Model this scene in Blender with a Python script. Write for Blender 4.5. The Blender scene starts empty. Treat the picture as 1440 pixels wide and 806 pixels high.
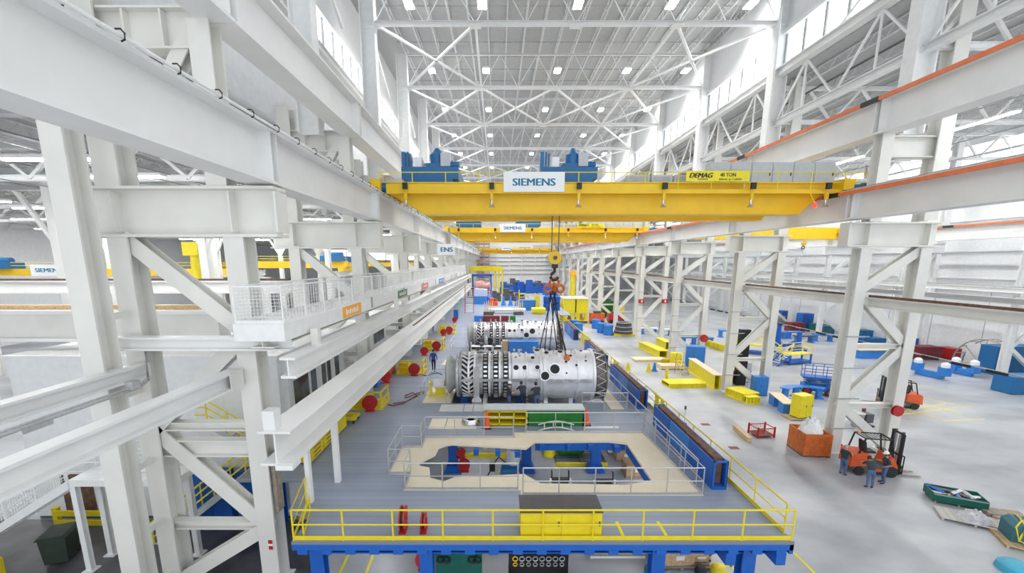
import bpy, math, random
from mathutils import Vector, Matrix
from mathutils.geometry import tessellate_polygon
random.seed(7)
S = bpy.context.scene; COL = S.collection
# ---------------------------------------------------------------- camera, world, exposure
F, CX, CY, H, X0 = 586.0, 700.0, 478.0, 11.65, -.2          # focal length and principal point on 1440x806, eye height
TILT = math.atan(110 / F)
cd = bpy.data.cameras.new('camera'); cam = bpy.data.objects.new('camera', cd); COL.objects.link(cam); S.camera = cam
cam.location = (X0, 0, H); cam.rotation_euler = (math.pi / 2 - TILT, 0, 0)
cd.sensor_width = 36; cd.lens = F / 1440 * 36; cd.shift_x = (720 - CX) / 1440; cd.shift_y = (CY - 403) / 1440
cd.clip_start = .1; cd.clip_end = 400
W = bpy.data.worlds.new('world'); S.world = W; W.use_nodes = True
bg = W.node_tree.nodes['Background']; bg.inputs[0].default_value = (.93, .97, 1, 1); bg.inputs[1].default_value = .85
S.view_settings.view_transform = 'Standard'; S.view_settings.look = 'None'; S.view_settings.gamma = 1
S.view_settings.exposure = 0.74
LAMP = 30.0                                         # radiance of the high-bay lamps
LAMPW = 350.0                                       # watts of each high-bay lamp
TUBE = 36.0                                         # radiance of the fluorescent strips
PANE = 1.05                                          # daylight behind the translucent clerestory panes

def ray(u, v):
    x = (u - CX) / F; y = (v - CY) / F
    return x, math.cos(TILT) - y * math.sin(TILT), -math.sin(TILT) - y * math.cos(TILT)
def fl(u, v, z=0.0):                                # point of the horizontal plane z
    x, y, d = ray(u, v); s = (z - H) / d; return X0 + x * s, y * s
def at(u, v, D):                                    # point of the cross plane at distance D -> X, Z
    x, y, d = ray(u, v); s = D / y; return X0 + x * s, H + d * s

# ---------------------------------------------------------------- materials
def mat(name, col, rough=.5, metal=0, var=.06, scale=3.0, bump=0.0, spec=.5, coat=0):
    m = bpy.data.materials.new(name); m.use_nodes = True; nt = m.node_tree; b = nt.nodes['Principled BSDF']
    b.inputs['Roughness'].default_value = rough; b.inputs['Metallic'].default_value = metal
    b.inputs['Specular IOR Level'].default_value = spec; b.inputs['Coat Weight'].default_value = coat
    tc = nt.nodes.new('ShaderNodeTexCoord'); nz = nt.nodes.new('ShaderNodeTexNoise')
    nz.inputs['Scale'].default_value = scale; nz.inputs['Detail'].default_value = 4
    nt.links.new(tc.outputs['Object'], nz.inputs['Vector'])
    r = nt.nodes.new('ShaderNodeValToRGB')
    c = Vector(col[:3]); lo = c * (1 - var * 1.5); hi = c * (1 + var)
    r.color_ramp.elements[0].position = .3; r.color_ramp.elements[1].position = .7
    r.color_ramp.elements[0].color = (*lo, 1); r.color_ramp.elements[1].color = (*[min(1, k) for k in hi], 1)
    nt.links.new(nz.outputs['Fac'], r.inputs['Fac']); nt.links.new(r.outputs['Color'], b.inputs['Base Color'])
    if bump:
        bp = nt.nodes.new('ShaderNodeBump'); bp.inputs['Strength'].default_value = bump; bp.inputs['Distance'].default_value = .02
        nt.links.new(nz.outputs['Fac'], bp.inputs['Height']); nt.links.new(bp.outputs['Normal'], b.inputs['Normal'])
    return m
def emit(name, col, st):
    m = bpy.data.materials.new(name); m.use_nodes = True; nt = m.node_tree; b = nt.nodes['Principled BSDF']
    b.inputs['Base Color'].default_value = (*col, 1); b.inputs['Emission Color'].default_value = (*col, 1); b.inputs['Emission Strength'].default_value = st
    return m
M = {}
M['white'] = mat('white_paint', (.84, .843, .835), .42, var=.03, scale=.7)
M['white2'] = mat('white_paint_bright', (.84, .85, .85), .45, var=.03)
M['cream'] = mat('cream_steel', (.78, .775, .735), .45, var=.04, scale=.8)
M['panel'] = mat('wall_panel', (.84, .855, .87), .5, var=.03)
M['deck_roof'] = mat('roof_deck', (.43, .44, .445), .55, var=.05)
M['joist'] = mat('joist_steel', (.66, .67, .67), .5, var=.05)
M['greysteel'] = mat('grey_steel', (.42, .43, .44), .45, .3, var=.1)
M['galv'] = mat('galvanised', (.58, .59, .60), .38, .55, var=.08, scale=12)
M['dark'] = mat('dark_rubber', (.025, .025, .028), .55, var=.2)
M['black'] = mat('black_paint', (.012, .012, .014), .4, var=.2)
M['rust'] = mat('brown_board', (.16, .085, .055), .7, var=.3, scale=5)
M['yellow'] = mat('safety_yellow', (.80, .64, .015), .4, var=.05)
M['yellow2'] = mat('bright_yellow', (.86, .73, .02), .4, var=.05)
M['crane'] = mat('crane_yellow', (.87, .55, .012), .38, var=.04, scale=1.2)
M['blue'] = mat('blue_paint', (.010, .115, .50), .42, var=.06)
M['blue2'] = mat('light_blue_paint', (.035, .22, .66), .42, var=.06)
M['hoist'] = mat('hoist_blue', (.012, .14, .36), .4, var=.06)
M['red'] = mat('red_paint', (.50, .02, .02), .4, var=.1)
M['redorange'] = mat('orange_red', (.78, .12, .03), .45, var=.1)
M['conductor'] = mat('orange_conductor', (.80, .20, .075), .5, var=.08)
M['orange'] = mat('orange_bin', (.62, .165, .035), .55, var=.15, scale=4)
M['cone'] = mat('cone_orange', (.90, .13, .04), .5, var=.04)
M['green'] = mat('green_panel', (.012, .19, .02), .45, var=.12)
M['teal'] = mat('teal_machine', (.01, .15, .11), .45, var=.12)
M['bluegreen'] = mat('blue_green_box', (.045, .17, .22), .55, var=.1)
M['wood'] = mat('pine_wood', (.62, .44, .25), .65, var=.16, scale=9, bump=.2)
M['wood2'] = mat('pale_plywood', (.80, .64, .44), .6, var=.06, scale=4)
M['greywood'] = mat('weathered_wood', (.36, .30, .25), .75, var=.2, scale=8, bump=.3)
M['card'] = mat('cardboard', (.50, .34, .19), .75, var=.1)
M['beige'] = mat('beige_board', (.83, .74, .58), .5, var=.025, scale=2)
M['casing'] = mat('turbine_casing', (.88, .88, .92), .36, .3, var=.07, scale=2.5)
M['casing2'] = mat('turbine_casing_dark', (.52, .53, .55), .4, .45, var=.2, scale=5)
M['cone_grey'] = mat('inlet_grey', (.50, .53, .50), .45, .1, var=.08)
M['chest_lid'] = mat('chest_lid', (.085, .08, .09), .45, var=.1)
M['floor_dark'] = mat('dark_grey_floor', (.10, .10, .108), .35, var=.35, scale=.8)
M['exhaust'] = mat('exhaust_heat_stained', (.20, .175, .155), .5, .4, var=.3, scale=6)
M['hole'] = mat('dark_bore', (.02, .02, .022), .7, var=.1)
M['silver'] = mat('polished_steel', (.72, .73, .74), .22, .9, var=.06)
M['clearwrap'] = mat('clear_wrap', (.60, .60, .63), .3, var=.15, bump=.6, scale=7)
M['palewood'] = mat('pale_grey_wood', (.55, .52, .48), .7, var=.12, scale=8, bump=.3)
M['whiteplastic'] = mat('white_plastic', (.86, .87, .88), .5, var=.03, bump=.5, scale=6)
M['grey'] = mat('grey_cabinet', (.52, .55, .58), .45, var=.04)
M['darkgrey'] = mat('dark_grey', (.10, .105, .11), .5, var=.15)
M['charcoal_green'] = mat('dark_green_plastic', (.028, .042, .032), .5, var=.12)
M['maroon'] = mat('maroon_paint', (.20, .02, .03), .5, var=.1)
M['cyan'] = mat('cyan_plastic', (.08, .45, .65), .5, var=.1)
M['sign'] = mat('sign_white', (.86, .87, .88), .4, var=.01)
M['letter'] = mat('lettering_blue', (.0, .17, .34), .5, var=.01)
M['greenpaint'] = mat('tag_green', (.10, .24, .10), .5, var=.05)
M['pinkred'] = mat('tag_red', (.80, .22, .20), .5, var=.05)
M['orangetag'] = mat('tag_orange', (.95, .42, .03), .5, var=.04)
M['skin'] = mat('skin', (.50, .28, .19), .55, var=.06)
M['shirt'] = mat('navy_shirt', (.035, .043, .060), .8, var=.2, scale=9, bump=.3)
M['shirt2'] = mat('blue_coverall', (.03, .075, .30), .8, var=.15, scale=9, bump=.3)
M['jeans'] = mat('denim', (.085, .15, .31), .85, var=.2, scale=12, bump=.3)
M['darkpants'] = mat('dark_trousers', (.02, .024, .045), .85, var=.2, scale=12, bump=.3)
M['hair'] = mat('dark_hair', (.03, .02, .015), .6, var=.2)
M['hat'] = mat('hard_hat', (.85, .85, .84), .35, var=.02)
M['glass'] = mat('dark_glass', (.07, .085, .09), .08, 0, var=.3, scale=1.2)
M['lampE'] = emit('lamp_lens', (1, .99, .96), LAMP)
M['tubeE'] = emit('tube_lens', (1, 1, .98), TUBE)
M['tubeE2'] = emit('right_bay_tube_lens', (1, 1, .98), 60.0)
M['paneE'] = emit('daylight_pane', (.93, .97, 1), PANE)
M['redE'] = emit('red_beacon', (1, .02, .01), 3)
M['warmE'] = emit('crane_lamp_lens', (1, .75, .4), 14)

def floor_mat():                                    # polished concrete: cloudy patches, faint scratches, soft gloss
    m = bpy.data.materials.new('concrete'); m.use_nodes = True; nt = m.node_tree; b = nt.nodes['Principled BSDF']
    tc = nt.nodes.new('ShaderNodeTexCoord')
    a = nt.nodes.new('ShaderNodeTexNoise'); a.inputs['Scale'].default_value = .16; a.inputs['Detail'].default_value = 6; a.inputs['Roughness'].default_value = .6
    mp = nt.nodes.new('ShaderNodeMapping'); mp.inputs['Scale'].default_value = (.5, 1.1, 1); mp.inputs['Rotation'].default_value = (0, 0, .9)
    c = nt.nodes.new('ShaderNodeTexNoise'); c.inputs['Scale'].default_value = .35; c.inputs['Detail'].default_value = 6
    nt.links.new(tc.outputs['Object'], a.inputs['Vector']); nt.links.new(tc.outputs['Object'], mp.inputs['Vector']); nt.links.new(mp.outputs['Vector'], c.inputs['Vector'])
    mx = nt.nodes.new('ShaderNodeMath'); mx.operation = 'ADD'; nt.links.new(a.outputs['Fac'], mx.inputs[0]); nt.links.new(c.outputs['Fac'], mx.inputs[1])
    r = nt.nodes.new('ShaderNodeValToRGB'); e = r.color_ramp.elements
    e[0].position = .34; e[0].color = (.25, .265, .295, 1); e[1].position = .60; e[1].color = (.49, .505, .53, 1)
    h = nt.nodes.new('ShaderNodeMath'); h.operation = 'MULTIPLY'; h.inputs[1].default_value = .5
    nt.links.new(mx.outputs[0], h.inputs[0]); nt.links.new(h.outputs[0], r.inputs['Fac']); nt.links.new(r.outputs['Color'], b.inputs['Base Color'])
    b.inputs['Roughness'].default_value = .33; b.inputs['Specular IOR Level'].default_value = .5
    return m
M['concrete'] = floor_mat()
def deck_mat():                                     # blue-grey painted deck with plank-wide cross seams
    m = bpy.data.materials.new('deck_paint'); m.use_nodes = True; nt = m.node_tree; b = nt.nodes['Principled BSDF']
    tc = nt.nodes.new('ShaderNodeTexCoord'); sp = nt.nodes.new('ShaderNodeSeparateXYZ'); nt.links.new(tc.outputs['Object'], sp.inputs[0])
    md = nt.nodes.new('ShaderNodeMath'); md.operation = 'FLOORED_MODULO'; md.inputs[1].default_value = .32; nt.links.new(sp.outputs['Y'], md.inputs[0])
    lt = nt.nodes.new('ShaderNodeMath'); lt.operation = 'LESS_THAN'; lt.inputs[1].default_value = .018; nt.links.new(md.outputs[0], lt.inputs[0])
    a = nt.nodes.new('ShaderNodeTexNoise'); a.inputs['Scale'].default_value = .5; a.inputs['Detail'].default_value = 6
    mp = nt.nodes.new('ShaderNodeMapping'); mp.inputs['Scale'].default_value = (.3, 3, 1)
    nt.links.new(tc.outputs['Object'], mp.inputs['Vector']); nt.links.new(mp.outputs['Vector'], a.inputs['Vector'])
    r = nt.nodes.new('ShaderNodeValToRGB'); e = r.color_ramp.elements
    e[0].position = .3; e[0].color = (.245, .29, .385, 1); e[1].position = .7; e[1].color = (.33, .375, .475, 1)
    nt.links.new(a.outputs['Fac'], r.inputs['Fac'])
    mx = nt.nodes.new('ShaderNodeMixRGB'); mx.inputs[2].default_value = (.20, .23, .29, 1)
    nt.links.new(lt.outputs[0], mx.inputs[0]); nt.links.new(r.outputs['Color'], mx.inputs[1]); nt.links.new(mx.outputs[0], b.inputs['Base Color'])
    b.inputs['Roughness'].default_value = .42
    return m
M['deck'] = deck_mat()

# ---------------------------------------------------------------- mesh building
def frame(d, up=(0, 0, 1)):
    d = d.normalized(); up = Vector(up)
    if abs(d.dot(up)) > .98: up = Vector((0, 1, 0))
    s = d.cross(up).normalized(); return s, s.cross(d)
class MB:
    def __init__(s): s.v = []; s.f = []; s.mi = []; s.k = 0
    def add(s, vs, fs):
        n = len(s.v); s.v += [tuple(p) for p in vs]; s.f += [tuple(i + n for i in f) for f in fs]; s.mi += [s.k] * len(fs); return s
    def bx(s, x0, x1, y0, y1, z0, z1):
        return s.add([(x0, y0, z0), (x1, y0, z0), (x1, y1, z0), (x0, y1, z0), (x0, y0, z1), (x1, y0, z1), (x1, y1, z1), (x0, y1, z1)],
                     [(3, 2, 1, 0), (4, 5, 6, 7), (0, 1, 5, 4), (1, 2, 6, 5), (2, 3, 7, 6), (3, 0, 4, 7)])
    def box(s, c, sz, rz=0, rx=0, ry=0):
        n = len(s.v); s.bx(-sz[0] / 2, sz[0] / 2, -sz[1] / 2, sz[1] / 2, -sz[2] / 2, sz[2] / 2)
        R = Matrix.Translation(c) @ Matrix.Rotation(rz, 4, 'Z') @ Matrix.Rotation(ry, 4, 'Y') @ Matrix.Rotation(rx, 4, 'X')
        s.v[n:] = [tuple(R @ Vector(p)) for p in s.v[n:]]; return s
    def sweep(s, p0, p1, prof, up=(0, 0, 1)):
        p0 = Vector(p0); p1 = Vector(p1); a, u = frame(p1 - p0, up); n = len(prof)
        vs = [p0 + a * x + u * y for x, y in prof] + [p1 + a * x + u * y for x, y in prof]
        return s.add(vs, [(i, (i + 1) % n, n + (i + 1) % n, n + i) for i in range(n)] + [tuple(range(n))[::-1], tuple(range(n, 2 * n))])
    def ib(s, p0, p1, w, h, t=.05, up=(0, 0, 1)):   # I section, w across, h along up
        a = w / 2; b = h / 2; q = t * .6
        return s.sweep(p0, p1, [(-a, -b), (a, -b), (a, -b + t), (q / 2, -b + t), (q / 2, b - t), (a, b - t), (a, b), (-a, b), (-a, b - t), (-q / 2, b - t), (-q / 2, -b + t), (-a, -b + t)], up)
    def bar(s, p0, p1, w, h=None, up=(0, 0, 1)):
        h = h or w; return s.sweep(p0, p1, [(-w / 2, -h / 2), (w / 2, -h / 2), (w / 2, h / 2), (-w / 2, h / 2)], up)
    def tube(s, p0, p1, r, n=6, r2=None):
        r2 = r if r2 is None else r2
        p0 = Vector(p0); p1 = Vector(p1); a, u = frame(p1 - p0); vs = []
        for p, q in ((p0, r), (p1, r2)):
            vs += [p + (a * math.cos(6.28318 * i / n) + u * math.sin(6.28318 * i / n)) * q for i in range(n)]
        return s.add(vs, [(i, (i + 1) % n, n + (i + 1) % n, n + i) for i in range(n)] + [tuple(range(n))[::-1], tuple(range(n, 2 * n))])
    def path(s, pts, r, n=6, closed=False):
        pts = [Vector(p) for p in pts]; m = len(pts); vs = []; fs = []
        for i, p in enumerate(pts):
            if closed: d = pts[(i + 1) % m] - pts[i - 1]
            else: d = pts[min(i + 1, m - 1)] - pts[max(i - 1, 0)]
            a, u = frame(d)
            vs += [p + (a * math.cos(6.28318 * j / n) + u * math.sin(6.28318 * j / n)) * r for j in range(n)]
        for i in range(m if closed else m - 1):
            k = (i + 1) % m
            fs += [(i * n + j, i * n + (j + 1) % n, k * n + (j + 1) % n, k * n + j) for j in range(n)]
        if not closed: fs += [tuple(range(n))[::-1], tuple(range((m - 1) * n, m * n))]
        return s.add(vs, fs)
    def lathe(s, prof, c=(0, 0, 0), ax='Z', n=16, a0=0, a1=None):   # prof: (radius, position along the axis)
        vs = []; fs = []; full = a1 is None; a1 = a0 + 6.2831853 if full else a1; k = n if full else n + 1
        for r, h in prof:
            for i in range(k):
                t = a0 + (a1 - a0) * i / n; x = r * math.cos(t); y = r * math.sin(t)
                p = {'Z': (x, y, h), 'X': (h, x, y), 'Y': (x, h, y)}[ax]; vs.append((p[0] + c[0], p[1] + c[1], p[2] + c[2]))
        for j in range(len(prof) - 1):
            for i in range(n):
                q = (i + 1) % k if full else i + 1
                fs.append((j * k + i, j * k + q, (j + 1) * k + q, (j + 1) * k + i))
        if full:
            if prof[0][0] > 1e-5: fs.append(tuple(range(k))[::-1])
            if prof[-1][0] > 1e-5: fs.append(tuple(range((len(prof) - 1) * k, len(prof) * k)))
        return s.add(vs, fs)
    def ring(s, c, R, r, ax='Z', n=20, m=6):
        pts = []
        for i in range(n):
            t = 6.2831853 * i / n; x = R * math.cos(t); y = R * math.sin(t)
            p = {'Z': (x, y, 0), 'X': (0, x, y), 'Y': (x, 0, y)}[ax]; pts.append((c[0] + p[0], c[1] + p[1], c[2] + p[2]))
        return s.path(pts, r, m, True)
    def slab(s, outer, z0, z1, holes=()):
        loops = [list(outer)] + [list(h) for h in holes]; flat = [p for l in loops for p in l]; N = len(flat)
        tri = tessellate_polygon([[Vector((x, y, 0)) for x, y in l] for l in loops])
        vs = [(x, y, z0) for x, y in flat] + [(x, y, z1) for x, y in flat]; fs = []
        for t in tri:
            a, b, c = [flat[i] for i in t]
            if (b[0] - a[0]) * (c[1] - a[1]) - (b[1] - a[1]) * (c[0] - a[0]) < 0: t = t[::-1]
            fs += [tuple(i + N for i in t), tuple(t[::-1])]
        k = 0
        for l in loops:
            n = len(l); fs += [(k + i, k + (i + 1) % n, N + k + (i + 1) % n, N + k + i) for i in range(n)]; k += n
        return s.add(vs, fs)
    def prism(s, poly, y0, y1, ax='Y'):              # poly in (x,z) swept along y, or (y,z) along x
        n = len(poly)
        vs = [((p[0], y, p[1]) if ax == 'Y' else (y, p[0], p[1])) for y in (y0, y1) for p in poly]
        return s.add(vs, [(i, (i + 1) % n, n + (i + 1) % n, n + i) for i in range(n)] + [tuple(range(n))[::-1], tuple(range(n, 2 * n))])
    def mesh(s, name, mats, off=None, smooth=True):
        me = bpy.data.meshes.new(name)
        vs = s.v if off is None else [(x - off[0], y - off[1], z - off[2]) for x, y, z in s.v]
        me.from_pydata(vs, [], s.f); mats = mats if isinstance(mats, (list, tuple)) else [mats]
        for m in mats: me.materials.append(M[m] if isinstance(m, str) else m)
        if len(mats) > 1: me.polygons.foreach_set('material_index', s.mi)
        import bmesh
        b = bmesh.new(); b.from_mesh(me); bmesh.ops.recalc_face_normals(b, faces=b.faces); b.to_mesh(me); b.free()
        if smooth:
            me.polygons.foreach_set('use_smooth', [True] * len(me.polygons)); me.set_sharp_from_angle(angle=.6)
        me.update(); return me
def tag(o, label=None, cat=None, group=None, kind=None):
    if label: o['label'] = label
    if cat: o['category'] = cat
    if group: o['group'] = group
    if kind: o['kind'] = kind
    return o
def thing(name, label, cat, loc=(0, 0, 0), rz=0, group=None, kind=None):
    o = bpy.data.objects.new(name, None); COL.objects.link(o); o.location = loc; o.rotation_euler = (0, 0, rz); o.empty_display_size = .2
    return tag(o, label, cat, group, kind)
def part(root, name, mb, m, world=False, loc=None, rot=None, label=None, kind=None):
    me = mb if isinstance(mb, bpy.types.Mesh) else mb.mesh(name, m, root.location if world else None)
    o = bpy.data.objects.new(name, me); COL.objects.link(o); o.parent = root
    if loc is not None: o.location = loc
    if rot is not None: o.rotation_euler = rot
    return tag(o, label, None, None, kind)
def solo(name, label, cat, mb, m, loc=(0, 0, 0), rz=0, group=None, kind=None):
    me = mb if isinstance(mb, bpy.types.Mesh) else mb.mesh(name, m)
    o = bpy.data.objects.new(name, me); COL.objects.link(o); o.location = loc; o.rotation_euler = (0, 0, rz)
    return tag(o, label, cat, group, kind)
def copy_tree(o, label=None, parent=None):
    c = o.copy(); COL.objects.link(c); c.parent = parent
    if label: c['label'] = label
    for ch in list(o.children): copy_tree(ch, None, c)
    return c
def text_mesh(s, w, h=None, shear=0, bold=.012, depth=.012):          # lettering in the XZ plane, centred, facing -Y
    cu = bpy.data.curves.new('lettering', 'FONT'); cu.body = s; cu.shear = shear; cu.extrude = .01; cu.resolution_u = 3
    o = bpy.data.objects.new('lettering', cu); COL.objects.link(o)
    me = bpy.data.meshes.new_from_object(o.evaluated_get(bpy.context.evaluated_depsgraph_get()))
    bpy.data.objects.remove(o); bpy.data.curves.remove(cu)
    xs = [v.co.x for v in me.vertices]; ys = [v.co.y for v in me.vertices]
    k = w / (max(xs) - min(xs)); kz = h / (max(ys) - min(ys)) if h else k; cx = (max(xs) + min(xs)) / 2; cy = (max(ys) + min(ys)) / 2
    for v in me.vertices: v.co = ((v.co.x - cx) * k, -v.co.z / .01 * depth, (v.co.y - cy) * kz)
    if bold:                                        # heavier strokes: the outline repeated a little to each side
        vs = [tuple(v.co) for v in me.vertices]; fs = [tuple(p.vertices) for p in me.polygons]; n = len(vs); q = bold * w / len(s) * 2.2
        m2 = bpy.data.meshes.new('lettering'); m2.from_pydata([(x + k * q, y - .0012 * (k + 1), z) for k in (-1, 0, 1) for x, y, z in vs], [], [tuple(i + n * k for i in f) for k in range(3) for f in fs]); return m2
    me.materials.clear(); return me
def letter(root, s, w, h, loc, m='letter', rot=None, shear=0, bold=.02):
    me = text_mesh(s, w, h, shear, bold); me.materials.append(M[m]); return part(root, 'lettering', me, None, loc=loc, rot=rot)
ORD = ['first', 'second', 'third', 'fourth', 'fifth', 'sixth', 'seventh', 'eighth', 'ninth', 'tenth', 'eleventh', 'twelfth', 'thirteenth', 'fourteenth']
# ---------------------------------------------------------------- setting: floor, roofs, walls
K = [24.4 + 12.2 * k for k in range(13)]            # column lines across the hall
Yb, Ye = -4.0, 172.2
ZR, ZL, ZQ = 34.0, 18.9, 26.1                       # roof decks: main hall, left bay, right bay
def struct(name, label, mb, m, cat='building'):
    return solo(name, label, cat, mb, m, kind='structure')
struct('floor', 'grey polished concrete floor of the whole hall', MB().bx(-70, 58, Yb, Ye, -.3, 0), 'concrete', 'floor')
struct('floor_dark_strip', 'dark floor strip under the stairs at the far left', MB().bx(-40, -7.0, 8, 17.3, 0, .004), 'floor_dark', 'floor')  # floor strip coloured darker than the concrete around it
root = thing('ceiling', 'white steel roof deck over the tall middle hall', 'ceiling', (6, 70, ZR), kind='structure')
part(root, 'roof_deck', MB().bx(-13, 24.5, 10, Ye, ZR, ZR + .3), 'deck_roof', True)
b = MB()
for z in (-.05, -.75): b.bx(-.06, .06, 0, 12.2, z - .05, z)
for i in range(10):
    y = i * 1.22; b.bar((0, y, -.78), (0, y + .61, -.06), .04); b.bar((0, y + .61, -.06), (0, y + 1.22, -.78), .04)
jm = b.mesh('joist', 'joist', smooth=False)
for k in range(1, 12):
    for i in range(19): part(root, 'joist', jm, None, loc=(-9.9 + 1.76 * i - 6, K[k] - 70, 0))
rm = MB().bx(-10.5, 22.3, -.03, .03, -.46, -.40).mesh('bridging_rod', 'greysteel', smooth=False)
for k in range(1, 12):
    for q in (1.5, 4.5, 7.6, 10.6): part(root, 'bridging_rod', rm, None, loc=(-6, K[k] + q - 70, 0))
# lateral trusses
zc, zt = H + 18.3, ZR - .85
cm = MB().ib((-9.85, 0, zc), (21.7, 0, zc), .34, .3, .04).mesh('bottom_chord', 'white2', smooth=False)
tm = MB().ib((-9.85, 0, zt), (21.7, 0, zt), .2, .2, .04).mesh('top_chord', 'joist', smooth=False)
w1 = MB().bar((0, 0, zc), (1.97, 0, zt), .06).mesh('web_member', 'white2', smooth=False)
w2 = MB().bar((1.97, 0, zt), (3.94, 0, zc), .06).mesh('web_member', 'white2', smooth=False)
for k in range(1, 13):
    t = thing('roof_truss', 'white roof truss spanning the middle hall, %s from the front in view' % ORD[k - 1], 'truss', (6, K[k], zc), kind='structure')
    for me, nm in ((cm, 'bottom_chord'), (tm, 'top_chord')): part(t, nm, me, None, loc=(-6, 0, -zc))
    for i in range(8):
        for me in (w1, w2): part(t, 'web_member', me, None, loc=(-9.85 + 3.944 * i - 6, 0, -zc))
NX = [-9.85, -1.96, 5.92, 13.81, 21.7]
br = thing('roof_bracing', 'white diagonal wind bracing under the roof between the trusses', 'bracing', (6, 40, zc), kind='structure')
for k in range(1, 12):
    for j in range(4):
        if j in (1, 2) and k not in (2, 5, 7, 10): continue
        for a, c in ((j, j + 1), (j + 1, j)): part(br, 'brace', MB().bar((NX[a], K[k], zc), (NX[c], K[k + 1], zc), .2, .16), 'white2', True)
    for j in (1, 3): part(br, 'strut', MB().bar((NX[j], K[k], zc), (NX[j], K[k + 1], zc), .17, .17), 'white2', True)
    for x in NX: part(br, 'gusset_plate', MB().bx(x - .45, x + .45, K[k] - .4, K[k] + .4, zc - .19, zc - .17), 'white2', True)

# end wall with girts, aisle walls
root = thing('wall_end', 'white panelled end wall far down the hall', 'wall', (6, Ye, 0), kind='structure')
part(root, 'wall_panel', MB().bx(-70, 58, Ye, Ye + .4, 0, 35), 'panel', True)
for z in (6.5, 8.2, 10, 11.6, 13.2, 15, 17.5, 20, 23, 26, 29): part(root, 'girt', MB().bx(-12, 23, Ye - .25, Ye, z, z + .28), 'greysteel' if z < 16 else 'panel', True)
for x in (-6, -.5, 4.5, 9.5, 15): part(root, 'wall_column', MB().bx(x - .2, x + .2, Ye - .4, Ye, 0, 33), 'white2', True)
root = thing('wall_right', 'white panelled outer wall beyond the right bay', 'wall', (56.5, 60, 0), kind='structure')
part(root, 'wall_panel', MB().bx(56.5, 57, Yb, Ye, 0, H + 10.6).bx(56.5, 57, Yb, Ye, H + 13.6, ZQ), 'panel', True)
part(root, 'window_mullion', MB().bx(56.4, 56.7, Yb, Ye, H + 12.2, H + 12.5), 'panel', True)
pm = MB().bx(56.55, 56.62, 0, 11.6, H + 10.6, H + 13.6).mesh('window_pane', 'paneE', smooth=False)
for i in range(15): part(root, 'window_pane', pm, None, loc=(-56.5, Yb + 11.5 * i - 60, 0))
for z in (8.3, 9.6, 11.2, 12.8, 14.6, 16.4): part(root, 'girt', MB().bx(56.2, 56.5, Yb, Ye, z, z + .2), 'panel', True)
for y in range(6, 170, 6): part(root, 'panel_joint', MB().bx(56.46, 56.52, y - .02, y + .02, 0, 8.2), 'greysteel', True)
root = thing('wall_left', 'pale outer wall far across the left bay', 'wall', (-69, 60, 0), kind='structure')
part(root, 'wall_panel', MB().bx(-70, -69.5, Yb, Ye, 0, ZL), 'panel', True)
def clerestory(side):
    x0, x1 = ((22.4, 22.8) if side > 0 else (-13.4, -13.0)); xi = x0 if side > 0 else x1; s = -side
    nm = 'wall_' + ('clerestory_right' if side > 0 else 'clerestory_left')
    r = thing(nm, 'clerestory wall with a bright window band above the %s bay roof' % ('right' if side > 0 else 'left'), 'wall', (x0, 60, 20), kind='structure')
    zlo = (H + 14.5) if side > 0 else ZL
    part(r, 'wall_panel', MB().bx(x0, x1, 8, Ye, zlo, H + 15.0).bx(x0, x1, 8, Ye, H + 17.6, ZR), 'panel', True)
    part(r, 'sill_beam', MB().ib((xi + .25 * s, 8, H + 14.75), (xi + .25 * s, Ye, H + 14.75), .5, .6, .08), 'white', True)
    part(r, 'head_beam', MB().bx(xi + .1 * s - .12, xi + .1 * s + .12, 8, Ye, H + 17.5, H + 17.8), 'white', True)
    pm = MB().bx(x0 + .15, x0 + .2, 0, 5.9, H + 15, H + 17.6).mesh('window_pane', 'paneE', smooth=False)
    for i in range(26): part(r, 'window_pane', pm, None, loc=(-x0, 12.2 + 6.1 * i - 60, -20))
    mm = MB().bx(x0 + .05, x0 + .3, -.1, .1, H + 15, H + 17.6).mesh('mullion', 'greysteel', smooth=False)
    for i in range(79): part(r, 'mullion', mm, None, loc=(-x0, 12.1 + 2.03 * i - 60, -20))
    return r
clerestory(1); r = clerestory(-1)
for z in (H + 10.3, H + 12.2): part(r, 'girt', MB().bx(-12.95, -12.75, 8, Ye, z, z + .25), 'greysteel', True)
part(r, 'box_girder', MB().bx(-12.95, -12.3, 8, Ye, H + 7.6, H + 9.9), 'panel', True)

# side-bay roofs with their own trusses and joists
def bay_roof(name, label, x0, x1, z, dz, nk, jx):
    r = thing(name, label, 'ceiling', ((x0 + x1) / 2, 60, z), kind='structure')
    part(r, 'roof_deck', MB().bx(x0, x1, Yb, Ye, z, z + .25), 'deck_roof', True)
    b = MB()
    for q in (-.05, -.7): b.bx(-.06, .06, 0, 12.2, q - .06, q)
    for i in range(8):
        y = i * 1.525; b.bar((0, y, -.72), (0, y + .76, -.06), .05); b.bar((0, y + .76, -.06), (0, y + 1.525, -.72), .05)
    jm = b.mesh('joist', 'joist', smooth=False); n = int((x1 - x0) / jx)
    for k in range(-1, nk):
        for i in range(n): part(r, 'joist', jm, None, loc=(x0 + jx * (i + .5) - (x0 + x1) / 2, K[0] + 12.2 * k - 60, 0))
    L = x1 - x0; m = int(L / 4.2); s = L / m; zb = z - dz
    cb = MB().ib((0, 0, -dz), (L, 0, -dz), .3, .3, .04).ib((0, 0, -.8), (L, 0, -.8), .3, .25, .04).mesh('chord', 'white2', smooth=False)
    wm = MB().bar((0, 0, -dz), (s / 2, 0, -.8), .17).bar((s / 2, 0, -.8), (s, 0, -dz), .17).mesh('web_member', 'white2', smooth=False)
    for k in range(-1, nk):
        y = K[0] + 12.2 * k - 60
        part(r, 'chord', cb, None, loc=(-L / 2, y, 0))
        for i in range(m): part(r, 'web_member', wm, None, loc=(-L / 2 + s * i, y, 0))
    return r
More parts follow.
